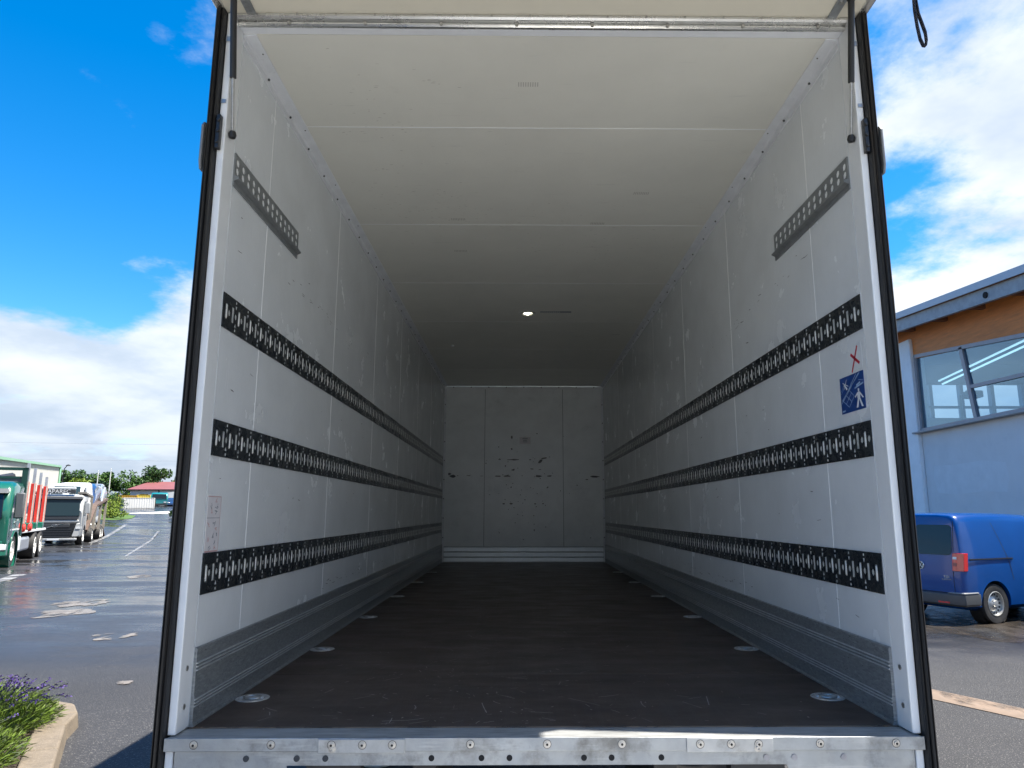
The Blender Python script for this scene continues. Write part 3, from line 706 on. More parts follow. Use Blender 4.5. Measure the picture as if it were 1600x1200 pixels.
# ceiling light and label
cl = MB().lathe([(.082, 0), (.082, -.006), (.070, -.014), (.060, -.012), (.058, -.006), (.001, -.006)], (0, 4.16, H), 'z', 24).build('ceiling_light', 'lamp_rim', T)
ld = MB()
for dx, dy in ((-.028, -.01), (-.008, -.03), (.012, -.008), (.032, -.026), (.0, .02)): ld.lathe([(.001, -.012), (.009, -.010), (.013, -.005), (.013, .001)], (dx, 4.16+dy, H-.006), 'z', 10)
stuff(ld.build('light_bulb', 'lamp_led', cl))
lb = MB().box(.125, .43, 4.10, 4.14, H-.0012, H).build('ceiling_label', 'sticker_ink', T)
lb2 = MB()
for i in range(10): lb2.box(.135+i*.019, .148+i*.019, 4.112, 4.128, H-.002, H-.001)
stuff(lb2.build('label_print', 'ceiling_paint', lb))
MB().lathe([(.022, 0), (.018, -.008), (.001, -.010)], (-.874, 5.57, H), 'z', 12).build('ceiling_button', 'hole_white', T)
# floor lashing rings
for i, y in enumerate((.394, 1.43, 2.645, 3.91, 5.2, 6.5)):
    for s in (-1, 1):
        if i == 0 and s == -1:
            lr = MB().lathe([(.066, .0005), (.064, .0025), (.052, .0035), (.046, .0018), (.043, .0008), (.001, .0008)], (0, 0, 0), 'z', 26).build('lashing_point', 'ring_zinc', T); lr.location = (s*1.162, y, F)
            rg = MB().tube([(.034*math.cos(a*PI/8), .026*math.sin(a*PI/8), .004) for a in range(17)], .004, 8).build('ring', 'screw_steel', lr)
            rg2 = MB().bar((-.045, 0, .003), (.045, 0, .003), .016, .008).build('ring_bridge', 'ring_zinc', lr)
        else:
            c = dup(lr, 'lashing_point', T, (s*1.162, y, F)); c.rotation_euler = (0, 0, rnd.uniform(-.5, .5))
            for q, nm in ((rg, 'ring'), (rg2, 'ring_bridge')): dup(q, nm, c, (0, 0, 0))
# stickers on the walls
def wq(m, s, k, poly):
    """polygon on a side wall: (y, z) points, k layers of 0.6 mm in front of the paint"""
    m.quad(*[(s*(X0-.0006*k), y, z) for y, z in poly])
def wline(m, s, k, a, b, w):
    a, b = Vector(a), Vector(b); d = (b-a).normalized(); n = Vector((-d.y, d.x))*w/2
    wq(m, s, k, [a+n, b+n, b-n, a-n])
sb = MB(); wq(sb, 1, 2, [(.032, 2.355), (.233, 2.368), (.226, 2.219), (.034, 2.218)])
sb = MB().box(X0-.0014, X0, .030, .232, 2.218, 2.366)
blue = sb.build('safety_sticker', 'sticker_blue', T); blue['label'] = 'dark blue safety sticker with a white walking figure'
ln = MB(); wt_ = MB()
def SB(u, v): return (.230-u*.198, 2.220+v*.144)   # u to the viewer's right, v up
wline(ln, 1, 3, SB(.05, .36), SB(.86, .99), .005); wline(ln, 1, 3, SB(.02, .28), SB(.72, .99), .0035); wline(ln, 1, 3, SB(.10, .34), SB(.80, .97), .003)
for a, b in (((.10, .34), (.34, .13)), ((.34, .13), (.58, .40)), ((.36, .62), (.58, .40)), ((.10, .34), (.36, .62)), ((.22, .24), (.48, .52)), ((.24, .48), (.46, .27)), ((.03, .55), (.22, .76)), ((.03, .62), (.2, .82)), ((.80, .80), (.99, .74))): wline(ln, 1, 3, SB(*a), SB(*b), .0022)
for a, b, w in (((.70, .66), (.86, .72), .008), ((.62, .60), (.99, .68), .006), ((.03, .05), (.16, .06), .006)): wline(ln, 1, 3, SB(*a), SB(*b), w)
wline(wt_, 1, 3, SB(.18, .80), SB(.30, .64), .009); wline(wt_, 1, 3, SB(.12, .86), SB(.36, .72), .003); wline(wt_, 1, 3, SB(.30, .92), SB(.16, .66), .003)
def poly(m, k, pts): wq(m, 1, k, [SB(*p) for p in pts])
poly(wt_, 3, [(.74, .56), (.80, .57), (.805, .49), (.75, .485)])
poly(wt_, 3, [(.70, .46), (.77, .485), (.83, .46), (.82, .30), (.71, .30)])
poly(wt_, 3, [(.72, .30), (.78, .30), (.72, .06), (.64, .055)]); poly(wt_, 3, [(.76, .30), (.82, .30), (.93, .05), (.86, .05)])
poly(wt_, 3, [(.70, .455), (.72, .41), (.62, .34), (.60, .365)]); poly(wt_, 3, [(.83, .46), (.82, .40), (.93, .27), (.96, .29)])
stuff(ln.build('sticker_lines', 'sticker_line', blue, smooth=False)); wt_.build('walking_figure', 'sticker_white', blue, smooth=False)
xs = MB().box(X0-.0008, X0, .030, .150, 2.376, 2.478).build('cross_sticker', 'wall_paint', T)
xm = MB(); wline(xm, 1, 2, (.062, 2.470), (.118, 2.372), .010); wline(xm, 1, 2, (.120, 2.446), (.052, 2.398), .012)
xm.build('red_cross', 'sticker_red', xs, smooth=False)['label'] = 'red painted cross'
ins = MB().box(-X0, -X0+.0008, .012, .128, 1.676, 1.880).build('instruction_sticker', 'sticker_paper', T)
ins['label'] = 'pale instruction sticker with small red and grey pictograms'
rb, ib = MB(), MB()
for a, b, w in (((.012, 1.879), (.128, 1.879), .003), ((.128, 1.88), (.128, 1.676), .0022), ((.012, 1.678), (.128, 1.678), .005)): wline(rb, -1, 2, a, b, w)
wline(ib, -1, 2, (.012, 1.80), (.126, 1.80), .0016)
rnd2 = random.Random(3)
for yc, zc in ((.085, 1.862), (.045, 1.845), (.095, 1.842), (.05, 1.822), (.09, 1.822), (.035, 1.775), (.08, 1.780), (.10, 1.757), (.075, 1.735), (.105, 1.737), (.04, 1.722), (.09, 1.712), (.05, 1.69), (.095, 1.692)):
    red = rnd2.random() < .4
    for q in range(3):
        a = rnd2.uniform(0, PI); l_ = rnd2.uniform(.005, .011); o_ = (yc+rnd2.uniform(-.008, .008), zc+rnd2.uniform(-.006, .006))
        wline(rb if red else ib, -1, 2, (o_[0]-math.cos(a)*l_, o_[1]-math.sin(a)*l_), (o_[0]+math.cos(a)*l_, o_[1]+math.sin(a)*l_), .0024)
stuff(rb.build('sticker_print', 'sticker_pink', ins, smooth=False)); stuff(ib.build('sticker_print', 'sticker_ink', ins, smooth=False))
# scuffs and scratches
def ragged(m, P, lu, lv, r_, tilt=0.):
    n = 9; vs = []
    for i in range(n):
        a = 2*PI*i/n; k = r_.uniform(.55, 1.15); u, v = lu*k*math.cos(a), lv*k*math.sin(a)
        vs.append(P(u*math.cos(tilt)-v*math.sin(tilt), u*math.sin(tilt)+v*math.cos(tilt)))
    m.quad(*vs)
r_ = random.Random(11); m = MB()
for zx, zy, lu, lv, ti in ((465, 535, .022, .012, 0), (537, 536, .095, .013, .05), (628, 537, .024, .012, 0), (684, 545, .05, .022, .7), (700, 530, .05, .012, .2), (538, 590, .03, .014, .4), (637, 585, .028, .010, 0), (680, 588, .024, .008, 0), (455, 623, .06, .012, 0), (505, 622, .055, .016, 0), (215, 624, .075, .026, 0), (200, 612, .03, .02, 0), (300, 620, .03, .006, 0), (370, 622, .03, .005, 0), (672, 622, .065, .018, 0), (730, 622, .045, .016, 0), (978, 625, .08, .016, 0), (932, 640, .03, .008, 0), (489, 765, .02, .012, 0), (528, 765, .026, .012, 0), (655, 765, .018, .010, 0), (697, 765, .018, .010, 0), (722, 681, .018, .014, .4), (530, 480, .016, .016, 0), (460, 470, .012, .008, 0), (530, 420, .016, .03, 0), (528, 680, .012, .012, 0), (497, 570, .012, .02, 0), (650, 900, .01, .02, 0)):
    xx, zc = -1.238+(zx-165)*.002883, 3.778-(zy-143)*.00293
    ragged(m, lambda u, v: (xx+u, L-.0007, zc+v), lu, lv, r_, ti)
for i in range(60):
    xx, zc = r_.gauss(.02, .38), r_.gauss(2.15, .42)
    if 1.4 < zc < 3.2 and abs(xx) < 1.15: ragged(m, lambda u, v: (xx+u, L-.0007, zc+v), r_.uniform(.004, .012), r_.uniform(.003, .009), r_)
stuff(m.build('scuff_mark', 'scuff', bulk, smooth=False))
for s in (-1, 1):
    m, m2 = MB(), MB(); shell = [o for o in T.children if o.name.startswith('side_wall')][0 if s < 0 else 1]
    spots = [(r_.uniform(.1, 8), r_.choice((1.40, 1.44, 1.85, 1.95, 2.35, 2.42, 2.85, 3.0))+r_.gauss(0, .05)) for i in range(70)]
    for y, z in spots:
        if any(a-.02 < z < b+.02 for a, b in ((2.52, 2.67), (2.02, 2.17), (1.52, 1.68))) or (y < .9 and z > 3.08): continue
        ragged(m, lambda u, v: (s*(X0-.0006), y+u, z+v), r_.uniform(.004, .030), r_.uniform(.0012, .0032), r_, r_.uniform(-.25, .25))
    for y0, z0, n in ((2.0, 1.405, 16), (2.9, 1.42, 16), (1.1, 2.98, 10), (1.6, 2.95, 8), (6.5, 2.34, 12), (7.9, 2.34, 10)):
        for i in range(n):
            y, z = y0+r_.gauss(0, .28), z0+r_.gauss(0, .012)
            if y < L-.06: ragged(m, lambda u, v: (s*(X0-.0006), y+u, z+v), r_.uniform(.006, .034), r_.uniform(.0008, .0026), r_, r_.uniform(-.12, .12))
    for i in range(80):
        y, z = r_.uniform(.05, 7.5), r_.choice((1.75, 1.9, 2.3, 2.45, 2.8, 1.45, 3.0, 3.2))+r_.gauss(0, .1); a = r_.gauss(PI/2, .35); l_ = r_.uniform(.03, .16)
        if any(q-.06 < z < b+.06 for q, b in ((2.52, 2.67), (2.02, 2.17), (1.52, 1.68))) or (y < 1 and z > 3.0) or z-l_ < 1.36: continue
        wline(m2, s, 1, (y-math.cos(a)*l_/2, z-math.sin(a)*l_/2), (y+math.cos(a)*l_/2, z+math.sin(a)*l_/2), r_.uniform(.0006, .0014))
    stuff(m.build('scuff_mark', 'scuff', shell, smooth=False)); stuff(m2.build('scratch', 'scuff_light', shell, smooth=False))
m = MB()
for i in range(330):
    y = abs(r_.gauss(0, 1.3))+.02; x = r_.gauss(-.25, .55); a = r_.uniform(0, PI); l_ = min(.16, r_.expovariate(1/.026))
    if abs(x) > 1.1 or y > 7.5: continue
    c = Vector((x, y)); k = r_.gauss(0, .10); w = r_.uniform(.0006, .0014); prev = c
    for q in range(3):
        d = Vector((math.cos(a), math.sin(a)))*l_/3; n = Vector((-d.y, d.x)).normalized()*w
        p2 = prev+d; m.quad(*[(p.x, p.y, F+.0005) for p in (prev+n, p2+n, p2-n, prev-n)]); prev = p2; a += k
for i in range(110):
    x, y = r_.gauss(-.2, .6), abs(r_.gauss(.6, 1.4))+.02
    if abs(x) < 1.15: ragged(m, lambda u, v: (x+u, y+v, F+.0005), r_.uniform(.002, .009), r_.uniform(.001, .004), r_, r_.uniform(0, 3))
stuff(m.build('floor_scratch', 'floor_scratch', T, smooth=False))
m = MB()
for i in range(260):
    g_ = r_.choice(((-.75, .55, .25, .2), (-.8, 1.6, .2, .3), (-.3, 1.75, .3, .12), (.5, 2.3, .3, .3)))
    x, y = r_.gauss(g_[0], g_[2]), abs(r_.gauss(g_[1], g_[3]))
    if abs(x) < 1.1: ragged(m, lambda u, v: (x+u, y+v, H-.0006), r_.uniform(.004, .014), r_.uniform(.001, .003), r_)
for x0, y0 in ((.40, 1.92), (-.55, 1.86), (-.58, 2.45), (-.1, .32), (.62, 1.45), (.95, 5.0)):
    for i in range(9): m.quad(*[(x0+i*.011+a, y0+b, H-.0006) for a, b in ((0, 0), (.005, 0), (.005, .035), (0, .035))])
mo = stuff(m.build('ceiling_mark', 'ceiling_smudge', roof, smooth=False))

# ------------------------------------------------------------------ blue panel van by the hall
VA = R(23.0)
vh = Vector((math.cos(VA), math.sin(VA), 0)); vl = Vector((-math.sin(VA), math.cos(VA), 0))
VO = Vector((7.93, 9.62, 0))+vl*.86
V = empty('panel_van', VO, VA, 'glossy blue panel van parked with its tail towards the yard', 'van')
def vring(x, w, zb, zr, lean=0., top=1.0):
    """one cross-section of the body; lean shifts the section forward with height"""
    half = [(0, zb), (w*.86, zb), (w*.985, zb+.07), (w, zb+.22), (w, .80), (w*.995, .98), (w*.972, 1.18), (w*.935, 1.42), (w*.885, zr-.16), (w*.845, zr-.07), (w*.76, zr-.022), (w*.5, zr-.004), (0, zr)]
    if zr < 1.45:
        half = [(0, zb), (w*.86, zb), (w*.985, zb+.07), (w, zb+.2)]+[(w*k, zb+.22+(zr-zb-.22)*t) for k, t in ((1, .25), (.995, .4), (.98, .55), (.96, .68), (.93, .78), (.88, .87), (.78, .94), (.5, .985), (0, 1.0))]
    full = [(x+lean*max(0, z-.85), -y, z) for y, z in half]+[(x+lean*max(0, z-.85), y, z) for y, z in half[-2:0:-1]]
    return full
def loft(rings, caps=True):
    b = MB(); n = len(rings[0])
    for r in rings: b.v += [tuple(p) for p in r]
    for i in range(len(rings)-1):
        for k in range(n): b.f.append((i*n+k, i*n+(k+1) % n, (i+1)*n+(k+1) % n, (i+1)*n+k))
    if caps: b.f += [tuple(range(n-1, -1, -1)), tuple((len(rings)-1)*n+k for k in range(n))]
    return b
rings = [vring(-.775, .80, .30, 1.755, .135), vring(-.770, .845, .29, 1.785, .135), vring(-.740, .872, .27, 1.800, .125), vring(-.66, .886, .25, 1.812, .11), vring(-.40, .892, .22, 1.822, .05), vring(0, .895, .22, 1.826), vring(.6, .895, .22, 1.822), vring(1.2, .895, .22, 1.806), vring(1.75, .895, .22, 1.765), vring(2.1, .893, .22, 1.62), vring(2.45, .89, .22, 1.30), vring(2.62, .888, .22, 1.10), vring(3.0, .87, .22, 1.03), vring(3.3, .80, .24, .93), vring(3.42, .70, .28, .80)]
body = loft(rings).build('body', 'bluepaint', V, ang=42)
boolcut(body, [MB().cyl((cx, -1.2, .325), (cx, -.62, .325), .375, n=40) for cx in (0, 2.68)]+[MB().cyl((cx, .62, .325), (cx, 1.2, .325), .375, n=40) for cx in (0, 2.68)])
for cx in (0, 2.68):
    for sd in (-1, 1):
        MB().lathe([(.372, sd*.20), (.372, -sd*.0), (.001, 0)], (cx, sd*.64, .325), 'y', 32).build('wheel_housing', 'hole_black', V)
        wheel('wheel', V, (cx, sd*.775, .322), .322, .205, sd, 'rim_steel', holes=15 if sd < 0 else 0)
# rear: door split, windows, lamps, bumper, badge.  At height z the tail plane stands at tx(z)
def tx(z): return -.776+.135*max(0, z-.85)
def tailpoly(y0, y1, z0, z1, r, d):
    """rounded rectangle on the tail plane, d metres proud of it"""
    q = []
    for cy, cz, a0 in ((y1-r, z1-r, 0), (y0+r, z1-r, 90), (y0+r, z0+r, 180), (y1-r, z0+r, 270)):
        for k in range(5):
            a = R(a0+k*22.5); q.append((cy+r*math.cos(a), cz+r*math.sin(a)))
    return [(tx(z)-d, y, z) for y, z in q]
def plate(poly, th, n):
    b = MB(); k = len(poly); n = Vector(n)
    b.v = [tuple(Vector(p)) for p in poly]+[tuple(Vector(p)+n*th) for p in poly]
    b.f = [tuple(range(k)), tuple(range(2*k-1, k-1, -1))]+[(i, i+k, (i+1) % k+k, (i+1) % k) for i in range(k)]
    return b
for y0, y1 in ((-.70, -.03), (.03, .70)):
    plate(tailpoly(y0, y1, 1.12, 1.62, .07, .004), .02, (1, 0, 0)).build('rear_window', 'window_dark', V)
sl = MB()
sl.box(tx(.5)-.002, tx(.5)+.01, -.003, .003, .50, .86)
sl.hexa([(tx(.86)-.002, -.003, .86), (tx(.86)+.02, -.003, .86), (tx(.86)+.02, .003, .86), (tx(.86)-.002, .003, .86), (tx(1.7)-.002, -.003, 1.7), (tx(1.7)+.02, -.003, 1.7), (tx(1.7)+.02, .003, 1.7), (tx(1.7)-.002, .003, 1.7)])
for sd in (-1, 1):
    for za, zb in ((.51, .86), (1.17, 1.68)):
        yc = sd*.725
        sl.hexa([(tx(za)-.0025, yc-.004, za), (tx(za)+.02, yc-.004, za), (tx(za)+.02, yc+.004, za), (tx(za)-.0025, yc+.004, za), (tx(zb)-.0025, yc-.004, zb), (tx(zb)+.02, yc-.004, zb), (tx(zb)+.02, yc+.004, zb), (tx(zb)-.0025, yc+.004, zb)])
sl.hexa([(tx(.5)-.0025, -.725, .505), (tx(.5)+.02, -.725, .505), (tx(.5)+.02, .725, .505), (tx(.5)-.0025, .725, .505), (tx(.5)-.0025, -.725, .515), (tx(.5)+.02, -.725, .515), (tx(.5)+.02, .725, .515), (tx(.5)-.0025, .725, .515)])
stuff(sl.build('door_gap', 'shut_line', V))
for sd in (-1, 1):
    # tail lamp wraps the corner
    lamp = loft([[(tx(z)-.012+.0, sd*.715, z), (tx(z)-.016, sd*.80, z), (tx(z)+.03, sd*.893, z), (tx(z)+.13, sd*.897, z), (tx(z)+.13, sd*.80, z), (tx(z)+.02, sd*.715, z)] for z in (.87, .90, 1.02, 1.13, 1.16)])
    lo = lamp.build('tail_light', 'red_lens', V, bevel=.006)
    MB().hexa([(tx(1.06)-.0185, sd*.73, 1.06), (tx(1.06)-.0215, sd*.80, 1.06), (tx(1.06)-.010, sd*.80, 1.06), (tx(1.06)-.010, sd*.73, 1.06), (tx(1.10)-.0185, sd*.73, 1.10), (tx(1.10)-.0215, sd*.80, 1.10), (tx(1.10)-.010, sd*.80, 1.10), (tx(1.10)-.010, sd*.73, 1.10)]).build('reverse_lens', 'clear_lens', lo)
    MB().hexa([(tx(.95)-.0175, sd*.73, .95), (tx(.95)-.0205, sd*.80, .95), (tx(.95)-.010, sd*.80, .95), (tx(.95)-.010, sd*.73, .95), (tx(1.0)-.0175, sd*.73, 1.0), (tx(1.0)-.0205, sd*.80, 1.0), (tx(1.0)-.010, sd*.80, 1.0), (tx(1.0)-.010, sd*.73, 1.0)]).build('brake_lens', 'red_lens_dark', lo)
bp = [[(-.845, -.60, z), (-.83, -.78, z), (-.77, -.895, z), (-.40, -.905, z), (-.40, -.80, z), (-.72, -.6, z), (-.72, .6, z), (-.40, .80, z), (-.40, .905, z), (-.77, .895, z), (-.83, .78, z), (-.845, .60, z)] for z in (.30, .33, .47, .50)]
bp[0] = [(x*.97, y*.97, z) for x, y, z in bp[0]]; bp[3] = [(x*.985, y*.99, z) for x, y, z in bp[3]]
bump = loft(bp).build('rear_bumper', 'bumper_grey', V, bevel=.008)
MB().hexa([(-.846, -.62, .505), (-.79, -.90, .505), (-.42, -.907, .505), (-.72, -.62, .505), (-.835, -.66, .525), (-.775, -.885, .53), (-.44, -.895, .53), (-.72, -.66, .525)]).build('bumper_step', 'bumper_scuff', bump, bevel=.01)
for y0, y1 in ((-.66, -.46), (.46, .66)): MB().box(-.847, -.80, y0, y1, .345, .372).build('reflector', 'red_lens', bump)
MB().bar((tx(.84)-.004, -.02, .84), (tx(.84)-.004, .12, .84), .02, .03).build('door_handle', 'black_plastic', V)
plate(tailpoly(.16, .62, .62, .74, .02, .006), .01, (1, 0, 0)).build('number_plate_recess', 'bumper_grey', V)
# badge: ring with V over W, standing on the right-hand... nearer door beside the split
bc = Vector((tx(.93)-.006, -.13, .93)); br_ = .062
bd = MB()
bd.tube([(bc.x, bc.y+br_*math.cos(2*PI*k/28), bc.z+br_*math.sin(2*PI*k/28)) for k in range(29)], .0055, 6)
def stroke(a, b, w=.011): bd.bar((bc.x, bc.y+a[0]*br_, bc.z+a[1]*br_), (bc.x, bc.y+b[0]*br_, bc.z+b[1]*br_), .005, w, (0, 0, 1))
for sx in (-1, 1):
    stroke((sx*.42, .86), (sx*.03, .10)); stroke((sx*.86, .36), (sx*.46, -.80)); stroke((sx*.46, -.80), (sx*.04, .02))
bdo = bd.build('emblem', 'chrome', V)
MB().lathe([(.001, .002), (br_, .002), (br_, .006)], bc, 'x', 28).build('emblem_disc', 'window_dark', bdo)
TM = Matrix(((0, 0, -1, 0), (-1, 0, 0, 0), (0, 1, 0, 0), (0, 0, 0, 1)))
text_mesh('TDI', .052, 'badge_lettering', 'chrome', V, Matrix.Translation((tx(.76)-.004, -.60, .765)) @ TM, .002, xs=1.3)
text_mesh('BLUEMOTION', .026, 'badge_lettering', 'chrome', V, Matrix.Translation((tx(.76)-.004, -.60, .725)) @ TM, .002, xs=1.05)
# flank: slide rail, sliding-door gaps, moulding, cab window, mirror
for sd in (-1, 1):
    ya = sd*.8965
    rl = MB().box(-.58, .52, ya-.010, ya+.003, 1.045, 1.068)
    rl.build('slide_rail', 'shut_line', V)
    MB().box(-.58, .52, sd*.889, sd*.902, 1.030, 1.043).build('rail_ledge', 'bluepaint', V, bevel=.004)
    dg_ = MB(); 
    for x0, x1, z0, z1 in ((.16, .42, 1.74, 1.05), (.42, .50, 1.05, .70), (1.35, 1.36, .35, 1.70)):
        n = 8
        for i in range(n):
            t0, t1 = i/n, (i+1)/n
            xa_, xb_, za, zb_ = x0+(x1-x0)*t0, x0+(x1-x0)*t1, z0+(z1-z0)*t0, z0+(z1-z0)*t1
            def yy(z): return sd*(.895*(1.0 if z < .98 else 1-.028*(z-.98)/.2 if z < 1.18 else .972-.037*(z-1.18)/.24 if z < 1.42 else .935-.05*(z-1.42)/.24 if z < 1.66 else .885-.05*(z-1.66)/.1)+.0015)
            dg_.quad((xa_-.007, yy(za), za), (xa_+.007, yy(za), za), (xb_+.007, yy(zb_), zb_), (xb_-.007, yy(zb_), zb_))
    stuff(dg_.build('door_gap', 'shut_line', V, smooth=False))
    MB().box(.78, 2.25, sd*.893, sd*.912, .63, .70).build('side_moulding', 'bumper_grey', V, bevel=.01)
    MB().box(.79, 2.24, sd*.905, sd*.914, .685, .697).build('moulding_strip', 'chrome', V)
    wp = [(1.52, 1.20), (2.30, 1.20), (2.02, 1.58), (1.62, 1.66), (1.50, 1.66)]
    def ys2(z): return sd*(.895*(.972-.037*(z-1.18)/.24 if z < 1.42 else .935-.05*(z-1.42)/.24)+.004)
    MB().add([(x, ys2(z), z) for x, z in wp]+[(x, ys2(z)-sd*.02, z) for x, z in wp], [tuple(range(5)), (9, 8, 7, 6, 5)]+[(i, (i+1) % 5, (i+1) % 5+5, i+5) for i in range(5)]).build('cab_window', 'window_dark', V)
    MB().box(2.0, 2.2, sd*.90, sd*1.08, 1.12, 1.32).build('wing_mirror', 'black_plastic', V, bevel=.03)
MB().hexa([(2.60, -.70, 1.12), (2.60, .70, 1.12), (2.58, .70, 1.10), (2.58, -.70, 1.10), (2.14, -.62, 1.64), (2.14, .62, 1.64), (2.10, .62, 1.62), (2.10, -.62, 1.62)]).build('windscreen', 'window_dark', V)

# ------------------------------------------------------------------ hall on the right
mat('render_wall', (.66, .68, .70), .75, 0, .05, 1.2, .25, 40, dirt=((.52, .54, .57), 2.0, .55, .75, .4))
mat('render_patch', (.68, .71, .74), .8, 0, .05, 3, .2, 30)
mat('pillar_paint', (.80, .84, .87), .6, 0, .05, 2, dirt=((.5, .53, .56), 6, .6, .8, .4))
mat('wood_board', (.58, .20, .045), .55, 0, .18, 2.2, .12, 30, stretch=(1, .6, 5), dirt=((.34, .14, .05), 2.5, .52, .75, .6))
mat('rafter_wood', (.20, .09, .045), .6, 0, .2, 3, stretch=(1, .5, 4))
mat('roof_sheet', (.42, .45, .49), .4, .3, .06, 2)
mat('beam_steel', (.30, .33, .36), .5, .35, .12, 4, dirt=((.20, .21, .22), 5, .5, .75, .6))
mat('frame_grey', (.30, .31, .34), .45, .3, .08, 4)
mat('interior_pale', (.62, .62, .60), .7, 0, .05, 1)
mat('interior_ceiling', (.22, .23, .24), .8, 0, .06, 1)
mat('tube_light', (.8, .9, .9), .4, emis=((.75, .95, 1.0), .55))
HX = 13.0
HB = empty('workshop_hall', (HX, 17, 0), 0, 'pale blue rendered workshop hall with timber band, slanted window and overhanging roof', 'building')
def W(y): return y-17
def zroof(y): return 7.60+(y-14.7)*.0756        # roof rises away from the yard
ylo, yhi = 8.0, 30.0
def hallw(name, m, y0, y1, zf0, zf1, x0=.0, x1=.3, bevel=0, nseg=1, par=None):
    """wall piece between two height functions of y"""
    b = MB()
    b.hexa([(x0, W(y0), zf0(y0)), (x1, W(y0), zf0(y0)), (x1, W(y1), zf0(y1)), (x0, W(y1), zf0(y1)), (x0, W(y0), zf1(y0)), (x1, W(y0), zf1(y0)), (x1, W(y1), zf1(y1)), (x0, W(y1), zf1(y1))])
    return b.build(name, m, par or HB, bevel=bevel)
sill_z = lambda y: 4.385
head_z = lambda y: 6.40+(y-15.0)*.1085
zero = lambda y: -.2
top = lambda y: zroof(y)-.02
wy0, wy1 = 9.0, 20.05
lw = hallw('wall', 'render_wall', ylo, yhi, zero, sill_z)
hallw('timber_band', 'wood_board', ylo, 21.3, lambda y: head_z(y)+.0 if y < 20.2 else head_z(20.05), lambda y: top(y)-.06, -.02, .2)
hallw('wall', 'render_wall', 20.06, yhi, lambda y: 4.386, lambda y: zroof(y)-.1, .02, .3)
hallw('wall', 'render_wall', ylo, 9.0, lambda y: 4.386, lambda y: head_z(y)-.002, .02, .3)
hallw('pillar', 'pillar_paint', 20.07, 21.15, zero, lambda y: 7.50, -.14, -.001, bevel=.03)
# plaster repair patch on the wall
pb = [(19.55, 3.27), (18.6, 3.24), (17.2, 3.28), (16.28, 3.16), (16.2, 2.75), (16.35, 2.38), (17.4, 2.42), (18.6, 2.36), (19.5, 2.44), (19.65, 2.9)]
MB().add([(-.004, W(y), z) for y, z in pb], [tuple(range(len(pb)))]).build('plaster_patch', 'render_patch', lw, smooth=False)
# window: frame, mullion (leaning), transom, panes
win = MB().bar((.02, W(wy1-.03), 4.40), (.02, W(wy1-.03), head_z(wy1)-.02), .10, .09, (1, 0, 0)).build('window', 'frame_grey', HB)
MB().bar((.02, W(wy0), head_z(wy0)-.05), (.02, W(wy1), head_z(wy1)-.05), .10, .11).build('window_head', 'frame_grey', win)
MB().bar((.01, W(wy0), 4.44), (.01, W(wy1), 4.44), .12, .12).build('window_rail', 'frame_grey', win)
MB().bar((-.10, W(wy0), 4.375), (-.10, W(wy1+.20), 4.375), .26, .05).build('window_sill', 'beam_steel', win, bevel=.006)
mull = [((17.63, 6.64), (17.28, 4.48)), ((13.9, 6.2), (13.6, 4.48))]
for (ya, za), (yb, zb) in mull: MB().bar((.02, W(ya), za), (.02, W(yb), zb), .15, .10, (1, 0, 0)).build('mullion', 'frame_grey', win)
tr_z = lambda y: 5.38+(y-16.3)*.03
MB().bar((.02, W(13.8), tr_z(13.8)), (.02, W(17.36), tr_z(17.36)), .09, .10).build('transom', 'frame_grey', win)
def pane(poly): 
    b = MB(); b.add([(.03, W(y), z) for y, z in poly]+[(.036, W(y), z) for y, z in poly], [(0, 1, 2, 3), (7, 6, 5, 4)]+[(i, (i+1) % 4, (i+1) % 4+4, i+4) for i in range(4)]); b.build('pane', 'pane_glass', win, smooth=False)
pane([(20.0, 4.46), (17.32, 4.46), (17.62, head_z(17.62)-.06), (20.0, head_z(20)-.06)])
pane([(17.30, 4.46), (13.62, 4.46), (13.72, tr_z(13.7)), (17.40, tr_z(17.4))])
pane([(17.42, tr_z(17.4)), (13.74, tr_z(13.7)), (13.88, head_z(13.88)-.06), (17.6, head_z(17.6)-.06)])
pane([(13.58, 4.46), (9.05, 4.46), (9.05, head_z(9.05)-.06), (13.88, head_z(13.88)-.06)])
# roof: sheet, steel edge beam with its pipe end, rafters under the overhang
def roofbar(name, m, x0, x1, dz0, dz1, bevel=0):
    return hallw(name, m, ylo-.6, yhi, lambda y: zroof(y)+dz0, lambda y: zroof(y)+dz1, x0, x1, bevel)
roofbar('roof_sheet', 'roof_sheet', -.86, 12, .10, .19)
roofbar('roof_fascia', 'roof_sheet', -.90, -.861, .02, .22)
roofbar('roof_deck', 'rafter_wood', -.80, .4, .02, .098)
roofbar('edge_beam', 'beam_steel', -.78, -.66, -.36, .018, .01)
MB().cyl((-.60, W(15.15), zroof(15.15)-.17), (-.81, W(15.15), zroof(15.15)-.17), .085, n=20).build('pipe_end', 'hole_black', HB)
for y in [9.3+1.75*i for i in range(12)]:
    b = MB(); b.box(-.655, .0, W(y), W(y)+.16, zroof(y)-.28, zroof(y)+.015); b.build('rafter', 'rafter_wood', HB)
